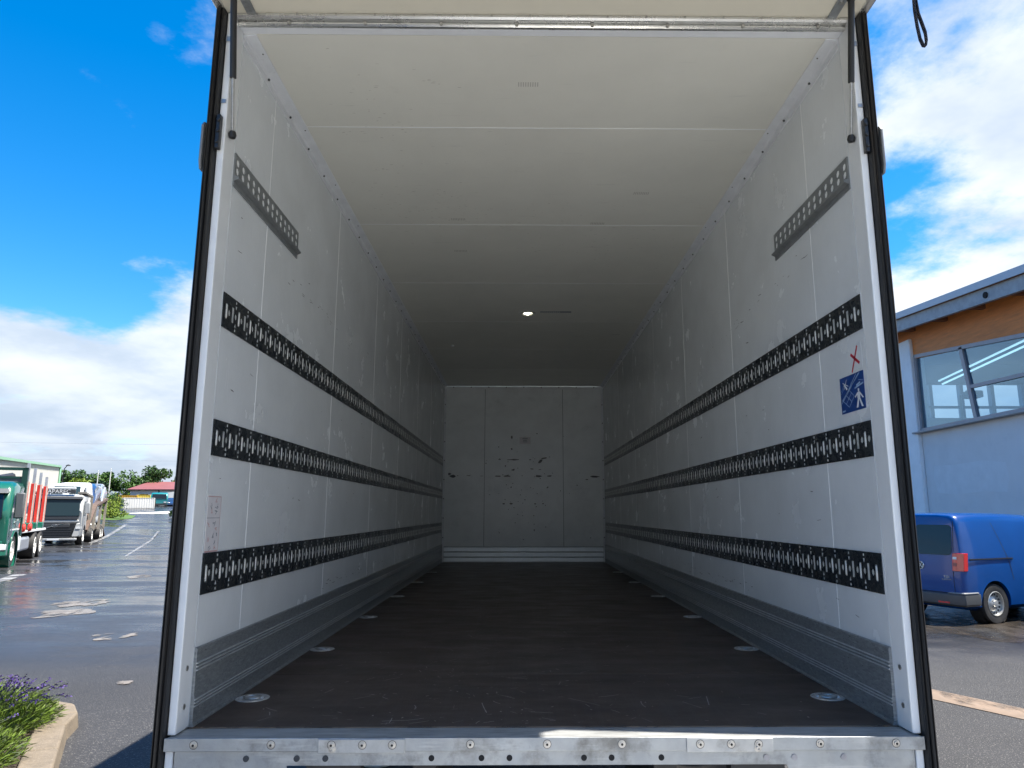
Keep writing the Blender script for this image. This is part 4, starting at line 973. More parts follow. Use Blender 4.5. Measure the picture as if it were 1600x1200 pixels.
# inside of the hall as seen through the glass
inn = hallw('back_wall', 'interior_pale', ylo, yhi, zero, lambda y: 6.25, 11.6, 11.9)
hallw('back_wall', 'interior_pale', ylo, yhi, lambda y: 8.0, lambda y: zroof(y)+.0, 11.6, 11.9)
for y in [ylo+.2+2.2*i for i in range(10)]: MB().box(11.62, 11.88, W(y), W(y)+.22, 6.24, 8.01).build('back_post', 'frame_grey', HB)
roofbar('ceiling', 'interior_ceiling', .41, 11.55, -.06, .0)
MB().box(.3, 11.9, W(yhi)-.3, W(yhi), -.2, 6.15).build('end_wall', 'interior_pale', HB)
MB().box(.3, 11.9, W(yhi)-.3, W(yhi), 7.75, 8.8).build('end_wall', 'interior_ceiling', HB)
for x in [.3+1.45*i for i in range(9)]: MB().box(x, x+.16, W(yhi)-.28, W(yhi)-.02, 6.14, 7.76).build('back_post', 'frame_grey', HB)
MB().box(.3, 11.9, W(yhi)-.26, W(yhi)-.04, 6.62, 6.72).build('back_rail', 'frame_grey', HB)
MB().box(.3, 11.9, W(ylo), W(ylo)+.3, -.2, 7.3).build('end_wall', 'render_wall', HB)
MB().box(.31, 11.55, W(ylo)+.31, W(yhi)-.31, .02, .06).build('hall_floor', 'concrete_yard', HB)
for x, dz in ((2.5, 0), (2.62, .12)): MB().bar((x, W(22.97), 6.63-dz), (x, W(15.42), 7.32-dz), .05, .05).build('strip_light', 'tube_light', HB)
pipe = MB().tube([(3.0, W(22.6), .1), (3.0, W(22.6), 6.0), (3.2, W(22.0), 6.3)], .05, 8).build('duct_post', 'interior_pale', HB)
MB().box(2.9, 3.4, W(21.9), W(22.4), 5.85, 6.1).build('fan_heater', 'chassis', HB, bevel=.04)

# ------------------------------------------------------------------ kerbed bed with lavender, lower left
mat('kerb_stone', (.18, .145, .105), .8, 0, .18, 5, .5, 45, dirt=((.085, .07, .05), 5, .48, .72, .75), speck=(120, .60, .7, (.27, .23, .18)))
mat('soil', (.06, .045, .03), .9, 0, .3, 8, .6, 30)
leafmat('lavender_green', (.135, .205, .028), None, 6)
leafmat('lavender_grey', (.11, .135, .065), None, 6)
leafmat('lavender_flower', (.075, .042, .20), None, 12)
leafmat('dry_stem', (.34, .26, .16), None, 10)
K = empty('kerb_edging', (-3.77, 3.63, 0)); K['kind'] = 'structure'; K['label'] = 'sandy concrete kerb round the lavender bed'
outer = [(-2.55, 1.35), (-3.00, 2.18), (-3.43, 2.98), (-3.74, 3.56), (-3.86, 3.92), (-4.06, 4.20), (-4.40, 4.36), (-5.2, 4.60), (-6.1, 4.87), (-7.0, 5.14)]
def inset(pts, d):
    q = []; n = len(pts)
    for i, p in enumerate(pts):
        t = (Vector(pts[min(i+1, n-1)])-Vector(pts[max(i-1, 0)])).normalized(); nn = Vector((-t.y, t.x)); q.append(Vector(p)+nn*d)
    return q
inn_ = inset(outer, .24)
for i in range(len(outer)-1):
    a, b = Vector(outer[i]), Vector(outer[i+1]); c, d = inn_[i+1], inn_[i]
    g_ = (b-a).normalized()*.004; o3 = Vector((-3.77, 3.63))
    P4 = [a+g_, b-g_, c-g_, d+g_]; P4t = [p+((c+d)/2-(a+b)/2).normalized()*(.025 if k < 2 else 0) for k, p in enumerate(P4)]
    MB().hexa([(*(p-o3), -.05) for p in P4]+[(*(p-o3), .13) for p in P4t]).build('kerb_stone', 'kerb_stone', K, bevel=.018, seg=3)
sp_ = [(p.x, p.y) for p in inn_]+[(-7, -3), (-3.5, -3)]
b = MB(); b.add([(x, y, .07) for x, y in sp_], [tuple(range(len(sp_)))]); struct(b.build('soil_bed', 'soil', smooth=False), 'dark soil in the kerbed bed')
def blade(b, p, d, l, w, rr):
    d = d.normalized(); s = d.cross(Vector((rr.uniform(-1, 1), rr.uniform(-1, 1), .2))).normalized()*w
    p = Vector(p); mid = p+d*l*.55; tip = p+d*l+Vector((0, 0, -l*.12))
    b.add([p-s*.6, p+s*.6, mid+s, tip, mid-s], [(0, 1, 2, 3, 4)])
def lavender(loc, rx, ry, h, nleaf, nfl, seed, label, flside=(0, 0), group='lavender bushes in the bed'):
    rr = random.Random(seed); E0 = empty('lavender_bush', (*loc, .07), 0, label, 'plant', group)
    gm, gr_, fl, st = MB(), MB(), MB(), MB()
    for i in range(nleaf):
        a, k = rr.uniform(0, 2*PI), rr.random()**.5
        root = Vector((rx*.55*k*math.cos(a), ry*.55*k*math.sin(a), 0))
        tipp = Vector((rx*k*1.0*math.cos(a), ry*k*1.0*math.sin(a), h*math.sqrt(max(.02, 1-k*k*.85))*rr.uniform(.75, 1.0)))
        t = rr.uniform(.35, 1.0) ; p = root.lerp(tipp, t)
        d = (tipp-root).normalized()+Vector((rr.gauss(0, .35), rr.gauss(0, .35), rr.gauss(.1, .3)))
        blade(gm if rr.random() < .75 else gr_, p, d, rr.uniform(.04, .085), rr.uniform(.0028, .0045), rr)
    for i in range(nfl):
        a, k = rr.uniform(0, 2*PI), rr.uniform(.35, 1.0)
        dx, dy = math.cos(a), math.sin(a)
        if flside != (0, 0) and dx*flside[0]+dy*flside[1] < -.1 and rr.random() < .85: continue
        base_ = Vector((rx*.75*k*dx, ry*.75*k*dy, h*.75)); tip = Vector((rx*1.08*k*dx, ry*1.08*k*dy, h*(1.06-.40*k*k)+rr.uniform(0, .07)))
        st.bar(base_, tip, .0035, .0035); d = (tip-base_).normalized()
        for q in range(9):
            blade(fl, tip-d*.06*(q/9), d+Vector((rr.gauss(0, .7), rr.gauss(0, .7), rr.gauss(0, .5))), .019, .0055, rr)
    gm.build('foliage', 'lavender_green', E0, smooth=False); gr_.build('foliage', 'lavender_grey', E0, smooth=False)
    stuff(st.build('stem', 'lavender_grey', E0, smooth=False)); stuff(fl.build('flower', 'lavender_flower', E0, smooth=False))
    return E0
lavender((-4.40, 3.36), .62, .60, .36, 12000, 190, 1, 'lavender bush nearest the kerb corner with purple flower tips', (.6, .8))
lavender((-5.0, 3.72), .60, .50, .36, 8000, 160, 2, 'lavender bush at the left picture edge behind the front one', (.1, 1))
lavender((-4.05, 2.50), .60, .55, .33, 8000, 30, 3, 'lavender bush at the bottom picture edge beside the kerb', (-1, 1))
lavender((-5.1, 2.85), .62, .6, .36, 7000, 50, 4, 'lavender bush cut by the lower left picture corner', (.2, 1))

# ------------------------------------------------------------------ green timber truck (left)
mat('truck_green', (.008, .115, .075), .22, .05, .06, 2, coat=.8, dirt=((.03, .09, .06), 3, .6, .85, .3))
mat('truck_green_dark', (.006, .045, .034), .35, 0, .1, 3)
mat('stake_red', (.60, .035, .022), .45, 0, .12, 6)
mat('stake_pale', (.62, .54, .46), .5, 0, .12, 6)
mat('stake_alu', (.50, .52, .54), .38, .6, .1, 6)
mat('truck_grey_plastic', (.10, .105, .11), .5, 0, .1, 6)
mat('truck_white', (.72, .73, .73), .35, 0, .04, 3)
mat('truck_silver', (.40, .41, .41), .34, .15, .05, 3, coat=.25, dirt=((.22, .21, .19), 4, .55, .8, .4))
mat('truck_charcoal', (.045, .048, .052), .4, .1, .1, 5)
mat('grille_black', (.010, .011, .012), .4, 0, .1, 10)
mat('tank_alu', (.50, .52, .55), .3, .7, .1, 5)
mat('rust_deck', (.125, .085, .065), .6, .2, .2, 4, dirt=((.18, .13, .10), 4, .5, .75, .6))
mat('deck_grey', (.24, .22, .19), .55, .35, .2, 4, dirt=((.18, .15, .12), 5, .5, .75, .6))
mat('car_blue', (.03, .065, .16), .2, .3, .05, 3, coat=.8)
mat('car_pale', (.40, .45, .52), .22, .4, .05, 3, coat=.8)
mat('glass_sky', (.02, .038, .046), .2, 0, spec=.18)
def mirror(par, x, y, z, h, sd, m='truck_grey_plastic'):
    MB().box(x-.10, x+.10, y, y+sd*.26, z, z+h).build('mirror', m, par, bevel=.04)
def truck_wheels(par, xs, r, w, dual, rim):
    for x in xs:
        for sd in (-1, 1): wheel('wheel', par, (x, sd*(1.25-w/2-.02), r), r, w, sd, rim)
GH = Vector((.438, -.899, 0)); GL = Vector((.899, .438, 0)); GO = Vector((-18.52, 21.93, 0))
G = empty('timber_truck', GO, math.atan2(GH.y, GH.x), 'green timber truck with upright red and white stakes, cut by the left edge', 'truck')
# cab: lofted box, x forward
def cabring(x, w, z0, z1, r=.12):
    h = [(0, z0), (w-.06, z0), (w, z0+.08), (w, z1-r*1.6), (w-r*.5, z1-r*.5), (w-r*1.5, z1), (0, z1+.02)]
    return [(x, -y, z) for y, z in h]+[(x, y, z) for y, z in h[-2:0:-1]]
cab = loft([cabring(1.42, 1.10, .95, 1.75), cabring(1.44, 1.20, .80, 1.80), cabring(1.40, 1.25, .75, 1.95), cabring(1.18, 1.25, .75, 2.62), cabring(.95, 1.25, .75, 2.78), cabring(.4, 1.25, .75, 2.86), cabring(-.72, 1.25, .80, 2.88), cabring(-.80, 1.22, .85, 2.84)]).build('cab', 'truck_green', G, ang=40)
boolcut(cab, [MB().cyl((0, sd*.7, .52), (0, sd*1.4, .52), .66, n=28) for sd in (-1, 1)])
MB().hexa([(1.505, -1.06, 1.62), (1.505, 1.06, 1.62), (1.38, 1.06, 1.62), (1.38, -1.06, 1.62), (1.31, -1.02, 2.42), (1.31, 1.02, 2.42), (1.16, 1.02, 2.42), (1.16, -1.02, 2.42)]).build('windscreen', 'window_dark', G, bevel=.02)
MB().hexa([(1.42, -1.15, 2.44), (1.42, 1.15, 2.44), (1.10, 1.15, 2.44), (1.10, -1.15, 2.44), (1.22, -1.12, 2.60), (1.22, 1.12, 2.60), (1.05, 1.12, 2.60), (1.05, -1.12, 2.60)]).build('sun_visor', 'truck_grey_plastic', G, bevel=.03)
MB().box(1.43, 1.475, -.80, .80, .98, 1.55).build('radiator_grille', 'truck_white', G, bevel=.02)
gb = MB()
for i in range(5): gb.box(1.474, 1.482, -.70, .70, 1.03+i*.10, 1.08+i*.10)
stuff(gb.build('grille_bar', 'grille_black', G))
lamp = loft([[(1.30, -1.26, z), (1.56, -1.05, z), (1.62, -.6, z), (1.62, .6, z), (1.56, 1.05, z), (1.30, 1.26, z), (1.05, 1.26, z), (1.05, -1.26, z)] for z in (.42, .50, .84, .90)]).build('bumper', 'truck_green', G, bevel=.02)
MB().box(1.2, 1.56, -1.1, 1.1, .30, .42).build('bumper_lip', 'truck_grey_plastic', G, bevel=.02)
for sd in (-1, 1):
    MB().hexa([(1.635, sd*.62, .60), (1.575, sd*1.06, .60), (1.35, sd*1.268, .60), (1.35, sd*.62, .60), (1.635, sd*.62, .80), (1.575, sd*1.06, .80), (1.35, sd*1.268, .80), (1.35, sd*.62, .80)]).build('headlight', 'clear_lens', G, bevel=.02)
    for wz in (1,):
        MB().add([(x, sd*1.254, z) for x, z in ((1.10, 1.66), (.95, 2.38), (.20, 2.42), (.20, 1.66))]+[(x, sd*1.235, z) for x, z in ((1.10, 1.66), (.95, 2.38), (.20, 2.42), (.20, 1.66))], [(0, 1, 2, 3), (7, 6, 5, 4)]+[(i, (i+1) % 4, (i+1) % 4+4, i+4) for i in range(4)]).build('side_window', 'window_dark', G)
    mirror(G, .98, sd*1.30, 1.62, .85, sd)
    dl = MB(); dl.box(.12, .135, sd*1.249, sd*1.255, .95, 2.5); dl.box(1.12, 1.135, sd*1.249, sd*1.255, 1.0, 1.66); stuff(dl.build('door_gap', 'shut_line', G))
    MB().box(.25, .45, sd*1.25, sd*1.275, 1.42, 1.46).build('door_handle', 'black_plastic', G)
    MB().box(-.6, 1.0, sd*1.25, sd*1.262, 1.22, 1.27).build('door_stripe', 'truck_white', G)
    ar = MB().lathe([(.66, sd*.0), (.72, sd*.02), (.72, sd*.30), (.66, sd*.30)], (0, sd*.97, .52), 'y', 28).build('wheel_arch', 'truck_green', G)
    MB().box(-3.6, -1.6, sd*.80, sd*1.20, .40, .92).build('fuel_tank', 'tank_alu', G, bevel=.10, seg=3)
    MB().box(-1.5, -.95, sd*.85, sd*1.22, .45, .98).build('battery_box', 'truck_white', G, bevel=.04)
for x, y in ((.7, 0),): MB().box(.45, .95, -.5, .5, 2.86, 2.90).build('roof_hatch', 'truck_green_dark', G, bevel=.02)
truck_wheels(G, (0,), .52, .34, False, 'rim_white'); truck_wheels(G, (-4.9, -6.3), .52, .56, True, 'rim_white')
for sd in (-1, 1): MB().box(-8.0, -.6, sd*.38, sd*.46, .75, 1.02).build('frame_rail', 'chassis', G)
# headboard frame behind the cab
hbm = MB()
for sd in (-1, 1): hbm.box(-1.25, -1.05, sd*1.08, sd*1.25, 1.0, 3.42)
hbm.box(-1.25, -1.05, -1.25, 1.25, 3.32, 3.42); hbm.box(-1.20, -1.10, -1.1, 1.1, 3.02, 3.10)
hbm.build('headboard', 'truck_green_dark', G)
MB().box(-1.18, -1.12, -1.08, 1.08, 1.1, 3.02).build('headboard_mesh', 'truck_grey_plastic', G)
MB().box(-7.6, -1.3, -1.20, 1.20, 1.06, 1.16).build('bed_edge', 'truck_white', G, bevel=.02)
for i, x in enumerate((-1.75, -3.3, -4.85, -6.5)):
    MB().box(x-.16, x+.16, -1.22, 1.22, 1.165, 1.42).build('bolster', 'truck_green', G, bevel=.03)
    for sd in (-1, 1):
        so = MB().box(x-.105, x+.105, sd*1.08, sd*1.22, 1.42, 2.92).build('stake', 'stake_red', G, bevel=.01)
        for dx in (-.095, .095): MB().box(x+dx-.016, x+dx+.016, sd*1.19, sd*1.226, 1.42, 2.95).build('stake_edge', 'stake_pale', so)
        MB().box(x-.075, x+.075, sd*1.11, sd*1.20, 2.93, 3.62-i*.10).build('stake_top', 'stake_alu', so)
for x in (-1.6, -3.0): MB().lathe([(.12, -.06), (.16, 0), (.12, .06), (.001, .06)], (x, 1.24, 1.26), 'y', 14).build('strap_reel', 'stake_red', G)
cr = MB().tube([(-2.2, -.1, 1.2), (-2.2, -.1, 3.0), (-3.9, .3, 3.2), (-5.6, .2, 2.4), (-6.4, .2, 1.9)], .16, 8); cr.box(-2.6, -1.8, -.5, .3, 1.2, 1.9)
cr.build('loading_crane', 'chassis', G)

# ------------------------------------------------------------------ grey car transporter
SH = Vector((.409, -.913, 0)); SL = Vector((.913, .409, 0)); SO = Vector((-26.2, 38.8, 0))
S = empty('car_transporter', SO, math.atan2(SH.y, SH.x), 'grey car transporter lorry with loaded upper ramps behind the green truck', 'truck')
cab = loft([cabring(1.42, 1.12, .60, 1.9), cabring(1.45, 1.22, .55, 1.95), cabring(1.38, 1.25, .5, 2.1), cabring(1.20, 1.25, .5, 2.68), cabring(1.0, 1.25, .5, 2.80), cabring(-.55, 1.25, .5, 2.84), cabring(-.62, 1.22, .55, 2.80)]).build('cab', 'truck_silver', S, ang=40)
boolcut(cab, [MB().cyl((0, sd*.7, .5), (0, sd*1.4, .5), .62, n=28) for sd in (-1, 1)])
MB().hexa([(1.535, -1.12, 1.62), (1.535, 1.12, 1.62), (1.38, 1.12, 1.62), (1.38, -1.12, 1.62), (1.40, -1.06, 2.52), (1.40, 1.06, 2.52), (1.16, 1.06, 2.52), (1.16, -1.06, 2.52)]).build('windscreen', 'glass_sky', S, bevel=.02)
MB().hexa([(1.48, -1.2, 2.54), (1.48, 1.2, 2.54), (1.10, 1.2, 2.54), (1.10, -1.2, 2.54), (1.40, -1.18, 2.70), (1.40, 1.18, 2.70), (1.0, 1.18, 2.70), (1.0, -1.18, 2.70)]).build('sun_visor', 'truck_charcoal', S, bevel=.03)
MB().box(1.44, 1.52, -1.05, 1.05, 1.41, 1.62).build('scuttle_panel', 'truck_charcoal', S, bevel=.03)
MB().box(1.44, 1.495, -1.12, 1.12, 1.26, 1.41).build('nose_panel', 'truck_silver', S, bevel=.03)
MB().hexa([(1.40, -.92, .42), (1.52, -.78, .42), (1.52, .78, .42), (1.40, .92, .42), (1.40, -1.04, 1.25), (1.50, -.98, 1.25), (1.50, .98, 1.25), (1.40, 1.04, 1.25)]).build('radiator_grille', 'grille_black', S, bevel=.02)
for i in range(4): MB().box(1.525, 1.545, -.74-.03*i, .74+.03*i, .50+i*.13, .535+i*.13).build('grille_slat', 'truck_charcoal', S)
MB().box(1.515, 1.55, -.72, .72, 1.0, 1.20).build('grille_panel', 'truck_charcoal', S, bevel=.02)
MB().box(1.44, 1.56, -1.1, 1.1, .30, .42).build('bumper_lip', 'truck_silver', S, bevel=.02)
MB().box(1.555, 1.57, -.28, .28, .31, .42).build('number_plate', 'truck_white', S)
for sd in (-1, 1):
    MB().hexa([(1.44, sd*.98, .50), (1.535, sd*.84, .50), (1.42, sd*1.20, .50), (1.30, sd*1.262, .50), (1.44, sd*1.04, 1.22), (1.505, sd*1.02, 1.22), (1.42, sd*1.20, 1.22), (1.30, sd*1.262, 1.22)]).build('corner_panel', 'truck_silver', S, bevel=.02)
    MB().hexa([(1.46, sd*1.02, .92), (1.53, sd*1.0, .92), (1.46, sd*1.215, .92), (1.32, sd*1.268, .92), (1.46, sd*1.03, 1.02), (1.525, sd*1.02, 1.02), (1.46, sd*1.215, 1.04), (1.32, sd*1.268, 1.06)]).build('headlight', 'clear_lens', S)
    MB().add([(x, sd*1.256, z) for x, z in ((1.12, 1.62), (1.0, 2.42), (.15, 2.44), (.15, 1.62))]+[(x, sd*1.236, z) for x, z in ((1.12, 1.62), (1.0, 2.42), (.15, 2.44), (.15, 1.62))], [(0, 1, 2, 3), (7, 6, 5, 4)]+[(i, (i+1) % 4, (i+1) % 4+4, i+4) for i in range(4)]).build('side_window', 'glass_sky', S)
    mirror(S, 1.12, sd*1.30, 1.75, .62, sd, 'truck_silver')
    dl = MB(); dl.box(.08, .10, sd*1.249, sd*1.256, .95, 2.5); stuff(dl.build('door_gap', 'shut_line', S))
em = MB().tube([(1.555, .13*math.cos(2*PI*k/20), 1.10+.07*math.sin(2*PI*k/20)) for k in range(21)], .012, 6); em.bar((1.555, -.4, .98), (1.555, .4, 1.22), .015, .02)
em.build('emblem', 'chrome', S)
MB().box(1.02, 1.20, -1.02, -.12+.9, 2.86, 3.10).build('roof_sign', 'truck_charcoal', S, bevel=.02)
TS = Matrix(((0, 0, 1, 0), (1, 0, 0, 0), (0, 1, 0, 0), (0, 0, 0, 1)))
text_mesh('GAPAREC', .30, 'sign_lettering', 'truck_white', S, Matrix.Translation((1.206, -.12, 2.97)) @ TS, .004, xs=1.0)
MB().box(1.02, 1.2, -1.0, .78, 3.12, 3.20).build('light_bar', 'truck_white', S, bevel=.02)
truck_wheels(S, (0,), .50, .34, False, 'rim_white'); truck_wheels(S, (-4.2, -8.6, -9.7), .42, .40, False, 'rim_white')
for sd in (-1, 1):
    MB().box(-11.8, -.5, sd*.9, sd*1.0, .72, .98).build('frame_rail', 'deck_grey', S)
    # upper deck runners: over the cab, then down in a long diagonal, then up again
    MB().bar((1.0, sd*1.08, 2.92), (-2.3, sd*1.08, 2.75), .42, .10).build('upper_runway', 'deck_grey', S)
    MB().bar((-1.0, sd*1.10, .75), (-4.6, sd*1.10, 2.25), .40, .14).build('ramp', 'rust_deck', S)
    MB().bar((-4.6, sd*1.10, 2.25), (-10.6, sd*1.10, 2.75), .40, .14).build('upper_runway', 'rust_deck', S)
    for x, zt in ((-2.3, 2.72), (-4.6, 2.2), (-7.4, 2.45), (-10.4, 2.7)): MB().bar((x, sd*1.18, .7), (x-.3, sd*1.18, zt), .14, .16).build('deck_post', 'deck_grey', S)
    MB().bar((-7.4, sd*1.2, 2.4), (-8.9, sd*1.2, 3.5), .10, .10).build('guard_rail', 'stake_alu', S)
    MB().bar((-5.5, sd*.8, .80), (-11.8, sd*.8, .80), .5, .10).build('lower_runway', 'rust_deck', S)
    MB().bar((-11.7, sd*.85, .70), (-13.2, sd*.85, .12), .45, .08).build('loading_ramp', 'rust_deck', S)
for x in (-3.2, -6.6, -10.6): MB().box(x, x+.12, -1.1, 1.1, .72, .86).build('cross_member', 'deck_grey', S)
MB().bar((-2.2, -1.1, 1.5), (-2.2, 1.1, 1.5), .12, .3).build('deck_cylinder', 'chassis', S)

# cars standing on the transporter (local x forward)
def simple_car(name, label, loc, rz, pitch, m, L_=4.3, w=.88, hood=.85, roof=1.45, van=False):
    c = empty(name, loc, 0, label, 'van' if van else 'car'); c.rotation_euler = (0, -pitch, rz)
    hl = L_/2
    if van:
        prof = [(-hl, .35, 1.0), (-hl+.02, .3, roof), (-hl+.3, .28, roof+.03), (hl-1.5, .28, roof), (hl-1.1, .28, roof-.12), (hl-.55, .28, hood+.30), (hl-.1, .3, hood), (hl, .38, hood-.35)]
    else:
        prof = [(-hl, .42, .75), (-hl+.05, .36, .95), (-hl+.5, .3, 1.22), (-hl+1.0, .28, roof), (hl-2.0, .28, roof), (hl-1.55, .28, roof-.2), (hl-1.1, .28, hood+.08), (hl-.3, .3, hood-.08), (hl, .4, .6)]
    rg = []
    for x, z0, z1 in prof:
        k = .86 if z1 > 1.2 else .96
        h = [(0, z0), (w*.92, z0), (w, z0+.1), (w, min(z1-.1, .85)), (w*(k+.06 if z1 > 1.2 else .98), min(z1-.08, 1.1)), (w*k-.04, z1-.06), (w*k-.16, z1), (0, z1+.015)]
        rg.append([(x, -y, z) for y, z in h]+[(x, y, z) for y, z in h[-2:0:-1]])
    loft(rg).build('body', m, c, ang=50)
    if van:
        MB().hexa([(hl-.56, -.74, hood+.32), (hl-.56, .74, hood+.32), (hl-.62, .74, hood+.30), (hl-.62, -.74, hood+.30), (hl-1.08, -.68, roof-.12), (hl-1.08, .68, roof-.12), (hl-1.14, .68, roof-.14), (hl-1.14, -.68, roof-.14)]).build('windscreen', 'glass_sky', c)
        for sd in (-1, 1): MB().add([(x, sd*(y+.012), z) for x, y, z in ((hl-.75, w-.03, 1.05), (hl-1.15, w-.11, roof-.2), (hl-1.75, w-.10, roof-.2), (hl-1.75, w-.03, 1.05))], [(0, 1, 2, 3)]).build('side_window', 'window_dark', c, smooth=False)
    else:
        MB().hexa([(hl-1.12, -.70, hood+.12), (hl-1.12, .70, hood+.12), (hl-1.2, .70, hood+.08), (hl-1.2, -.70, hood+.08), (hl-1.92, -.62, roof-.02), (hl-1.92, .62, roof-.02), (hl-1.99, .62, roof-.04), (hl-1.99, -.62, roof-.04)]).build('windscreen', 'glass_sky', c)
        MB().hexa([(-hl+.36, -.68, 1.05), (-hl+.36, .68, 1.05), (-hl+.5, .68, 1.05), (-hl+.5, -.68, 1.05), (-hl+.80, -.6, roof-.05), (-hl+.80, .6, roof-.05), (-hl+1.0, .6, roof-.05), (-hl+1.0, -.6, roof-.05)]).build('rear_window', 'window_dark', c)
        for sd in (-1, 1): MB().add([(x, sd*(y+.012), z) for x, y, z in ((hl-1.3, w-.06, .95), (hl-1.85, w-.13, roof-.12), (-hl+1.0, w-.13, roof-.12), (-hl+.7, w-.06, .95))], [(0, 1, 2, 3)]).build('side_window', 'window_dark', c, smooth=False)
    for sd in (-1, 1):
        for x in (-hl+.75, hl-.8): wheel('wheel', c, (x, sd*(w-.09), .31), .31, .2, sd)
        MB().box(hl-.22, hl-.03, sd*.45, sd*(w-.06), .66, .78).build('headlight', 'clear_lens', c, bevel=.02)
        MB().box(-hl-.01, -hl+.06, sd*.55, sd*(w-.04), .75, .95).build('tail_light', 'red_lens', c, bevel=.01)
    return c
SZ = math.atan2(SH.y, SH.x)
def on_s(x, y, z): return SO+SH*x+SL*y+Vector((0, 0, z))
simple_car('delivery_van', 'white delivery van riding on the upper deck above the grey lorry cab', on_s(-3.6, -.08, 1.62), SZ, R(-3), 'truck_white', 5.0, .98, 1.05, 1.95, True)
simple_car('family_car', 'dark blue car tilted nose down on the rear upper ramp', on_s(-7.2, .1, 2.05), SZ, R(-14), 'car_blue')
simple_car('family_car', 'pale silver car behind the tilted dark blue car on the ramp', on_s(-11.0, .1, 2.35), SZ, R(-4), 'car_pale', 4.0)
simple_car('family_car', 'white car on the lower deck of the transporter', on_s(-9.4, 0, .86), SZ, 0, 'truck_white', 4.2)
simple_car('family_car', 'dark car low behind the transporter ramp posts', on_s(-5.0, 0, .86), SZ, 0, 'truck_charcoal', 3.8)

# ------------------------------------------------------------------ far yard: halls, containers, vehicles, greenery
mat('hall_sheet', (.66, .66, .62), .5, .1, .05, .8)
mat('hall_green', (.24, .46, .31), .45, 0, .05, 1)
mat('far_white', (.66, .66, .64), .55, 0, .05, .5)
mat('far_red', (.22, .075, .075), .6, 0, .12, .6)
mat('mustard', (.48, .27, .02), .5, 0, .12, 1)
mat('yellow_paint', (.74, .55, .07), .5, 0, .08, 1)
mat('green_tarp', (.02, .36, .14), .55, 0, .2, 2)
mat('teal_paint', (.015, .20, .22), .3, .1, .08, 2, coat=.5)
mat('bark', (.10, .075, .05), .85, 0, .25, 6, .4, 20)
leafmat('leaf_a', (.060, .125, .022), None, .9)
leafmat('leaf_b', (.045, .10, .022), None, .9)
leafmat('leaf_c', (.130, .185, .020), None, .9)
leafmat('leaf_dark', (.018, .048, .022), None, .9)
A = empty('sheet_metal_hall', (-58.6, 88.0, 2.0), 0, 'big pale corrugated hall with mint green roof edge on the left', 'building')
hv = Vector((-45.0-(-59.3), 59.5-90.0)).normalized()          # along the eave towards the camera
hn = Vector((-hv.y, hv.x))
if hn.x < 0: hn = -hn
O_ = Vector((-59.3, 90.0)); rel = Vector((-58.6, 88.0))
def HA(u, w, z): p = O_+hv*u-hn*w-rel; return (p.x, p.y, z-2.0)
b = MB(); b.hexa([HA(0, 0, 0), HA(46, 0, 0), HA(46, 24, 0), HA(0, 24, 0), HA(0, 0, 7.75), HA(46, 0, 6.0), HA(46, 24, 6.0), HA(0, 24, 7.75)]); 
ez = lambda u: 7.55-u*.036
b = MB(); b.hexa([HA(0, 0, 0), HA(46, 0, -2), HA(46, 24, -2), HA(0, 24, 0), HA(0, 0, ez(0)), HA(46, 0, ez(46)), HA(46, 24, ez(46)), HA(0, 24, ez(0))]); b.build('wall', 'hall_sheet', A, smooth=False)
rib = MB(); u = .25
while u < 45.8:
    p, q = HA(u, -.03, 0), HA(u, -.03, ez(u)-.02); rib.bar(p, q, .16, .06, (hn.x, hn.y, 0)); u += .46
stuff(rib.build('cladding_rib', 'hall_sheet', A, smooth=False))
b = MB(); b.hexa([HA(-.2, -.25, ez(0)), HA(46, -.25, ez(46)), HA(46, 24.2, ez(46)), HA(-.2, 24.2, ez(0)), HA(-.2, -.25, ez(0)+.24), HA(46, -.25, ez(46)+.24), HA(46, 24.2, ez(46)+.24), HA(-.2, 24.2, ez(0)+.24)]); b.build('roof_edge', 'hall_green', A, smooth=False)
MB().bar(HA(-.05, -.08, 0), HA(-.05, -.08, ez(0)), .30, .30).build('corner_trim', 'hall_green', A)

RB = empty('warehouse', (-62, 128, 3.0), 0, 'long low white warehouse with faded red roof beyond the yard', 'building')
b = MB(); b.box(-8.2, 34, 0, 14, 0, 2.85); b.build('wall', 'far_white', RB)
MB().prism([(-.6, 2.80), (-.6, 2.95), (7, 4.6), (14.6, 2.95), (14.6, 2.80)], 'x', -8.6, 34.4).build('roof', 'far_red', RB)
for i in range(8): MB().box(-6.5+i*5, -5.0+i*5, -.03, .05, 1.2, 2.1).build('window', 'window_dark', RB)
MB().box(-3.2, -3.0, -.06, .02, 0, 2.8).build('downpipe', 'chassis', RB)
def container(name, label, x, y, z, rz, l, w, h, m, cat='container'):
    c = empty(name, (x, y, z), rz, label, cat); MB().box(-l/2, l/2, 0, w, .08, h).build('shell', m, c, bevel=.03)
    rb = MB(); n = int(l/.3)
    for i in range(n): rb.box(-l/2+.1+i*.3, -l/2+.22+i*.3, -.03, .02, .16, h-.08)
    stuff(rb.build('side_rib', m, c)); MB().box(-l/2, l/2, -.04, w+.04, h, h+.06).build('top_rail', m, c)
    for sd in (-1, 1): MB().box(sd*l/2-.06, sd*l/2+.06, -.05, .08, 0, h+.05).build('corner_post', m, c)
    return c
container('storage_container', 'low white container standing at the far end of the road', -51.3, 95.2, 2.27, R(37), 3.7, 2.2, 1.45, 'far_white')
container('skip_container', 'mustard yellow skip behind the white container', -56.3, 101.5, 2.35, R(30), 2.3, 2, 1.85, 'mustard')
container('skip_container', 'bright yellow skip right of the mustard one', -54.6, 102.6, 2.38, R(30), 1.7, 2, 1.9, 'yellow_paint')
tp = empty('covered_trailer', (-54.6, 104.0, 2.5), R(28), 'load under green tarpaulin beside the yellow skip', 'trailer')
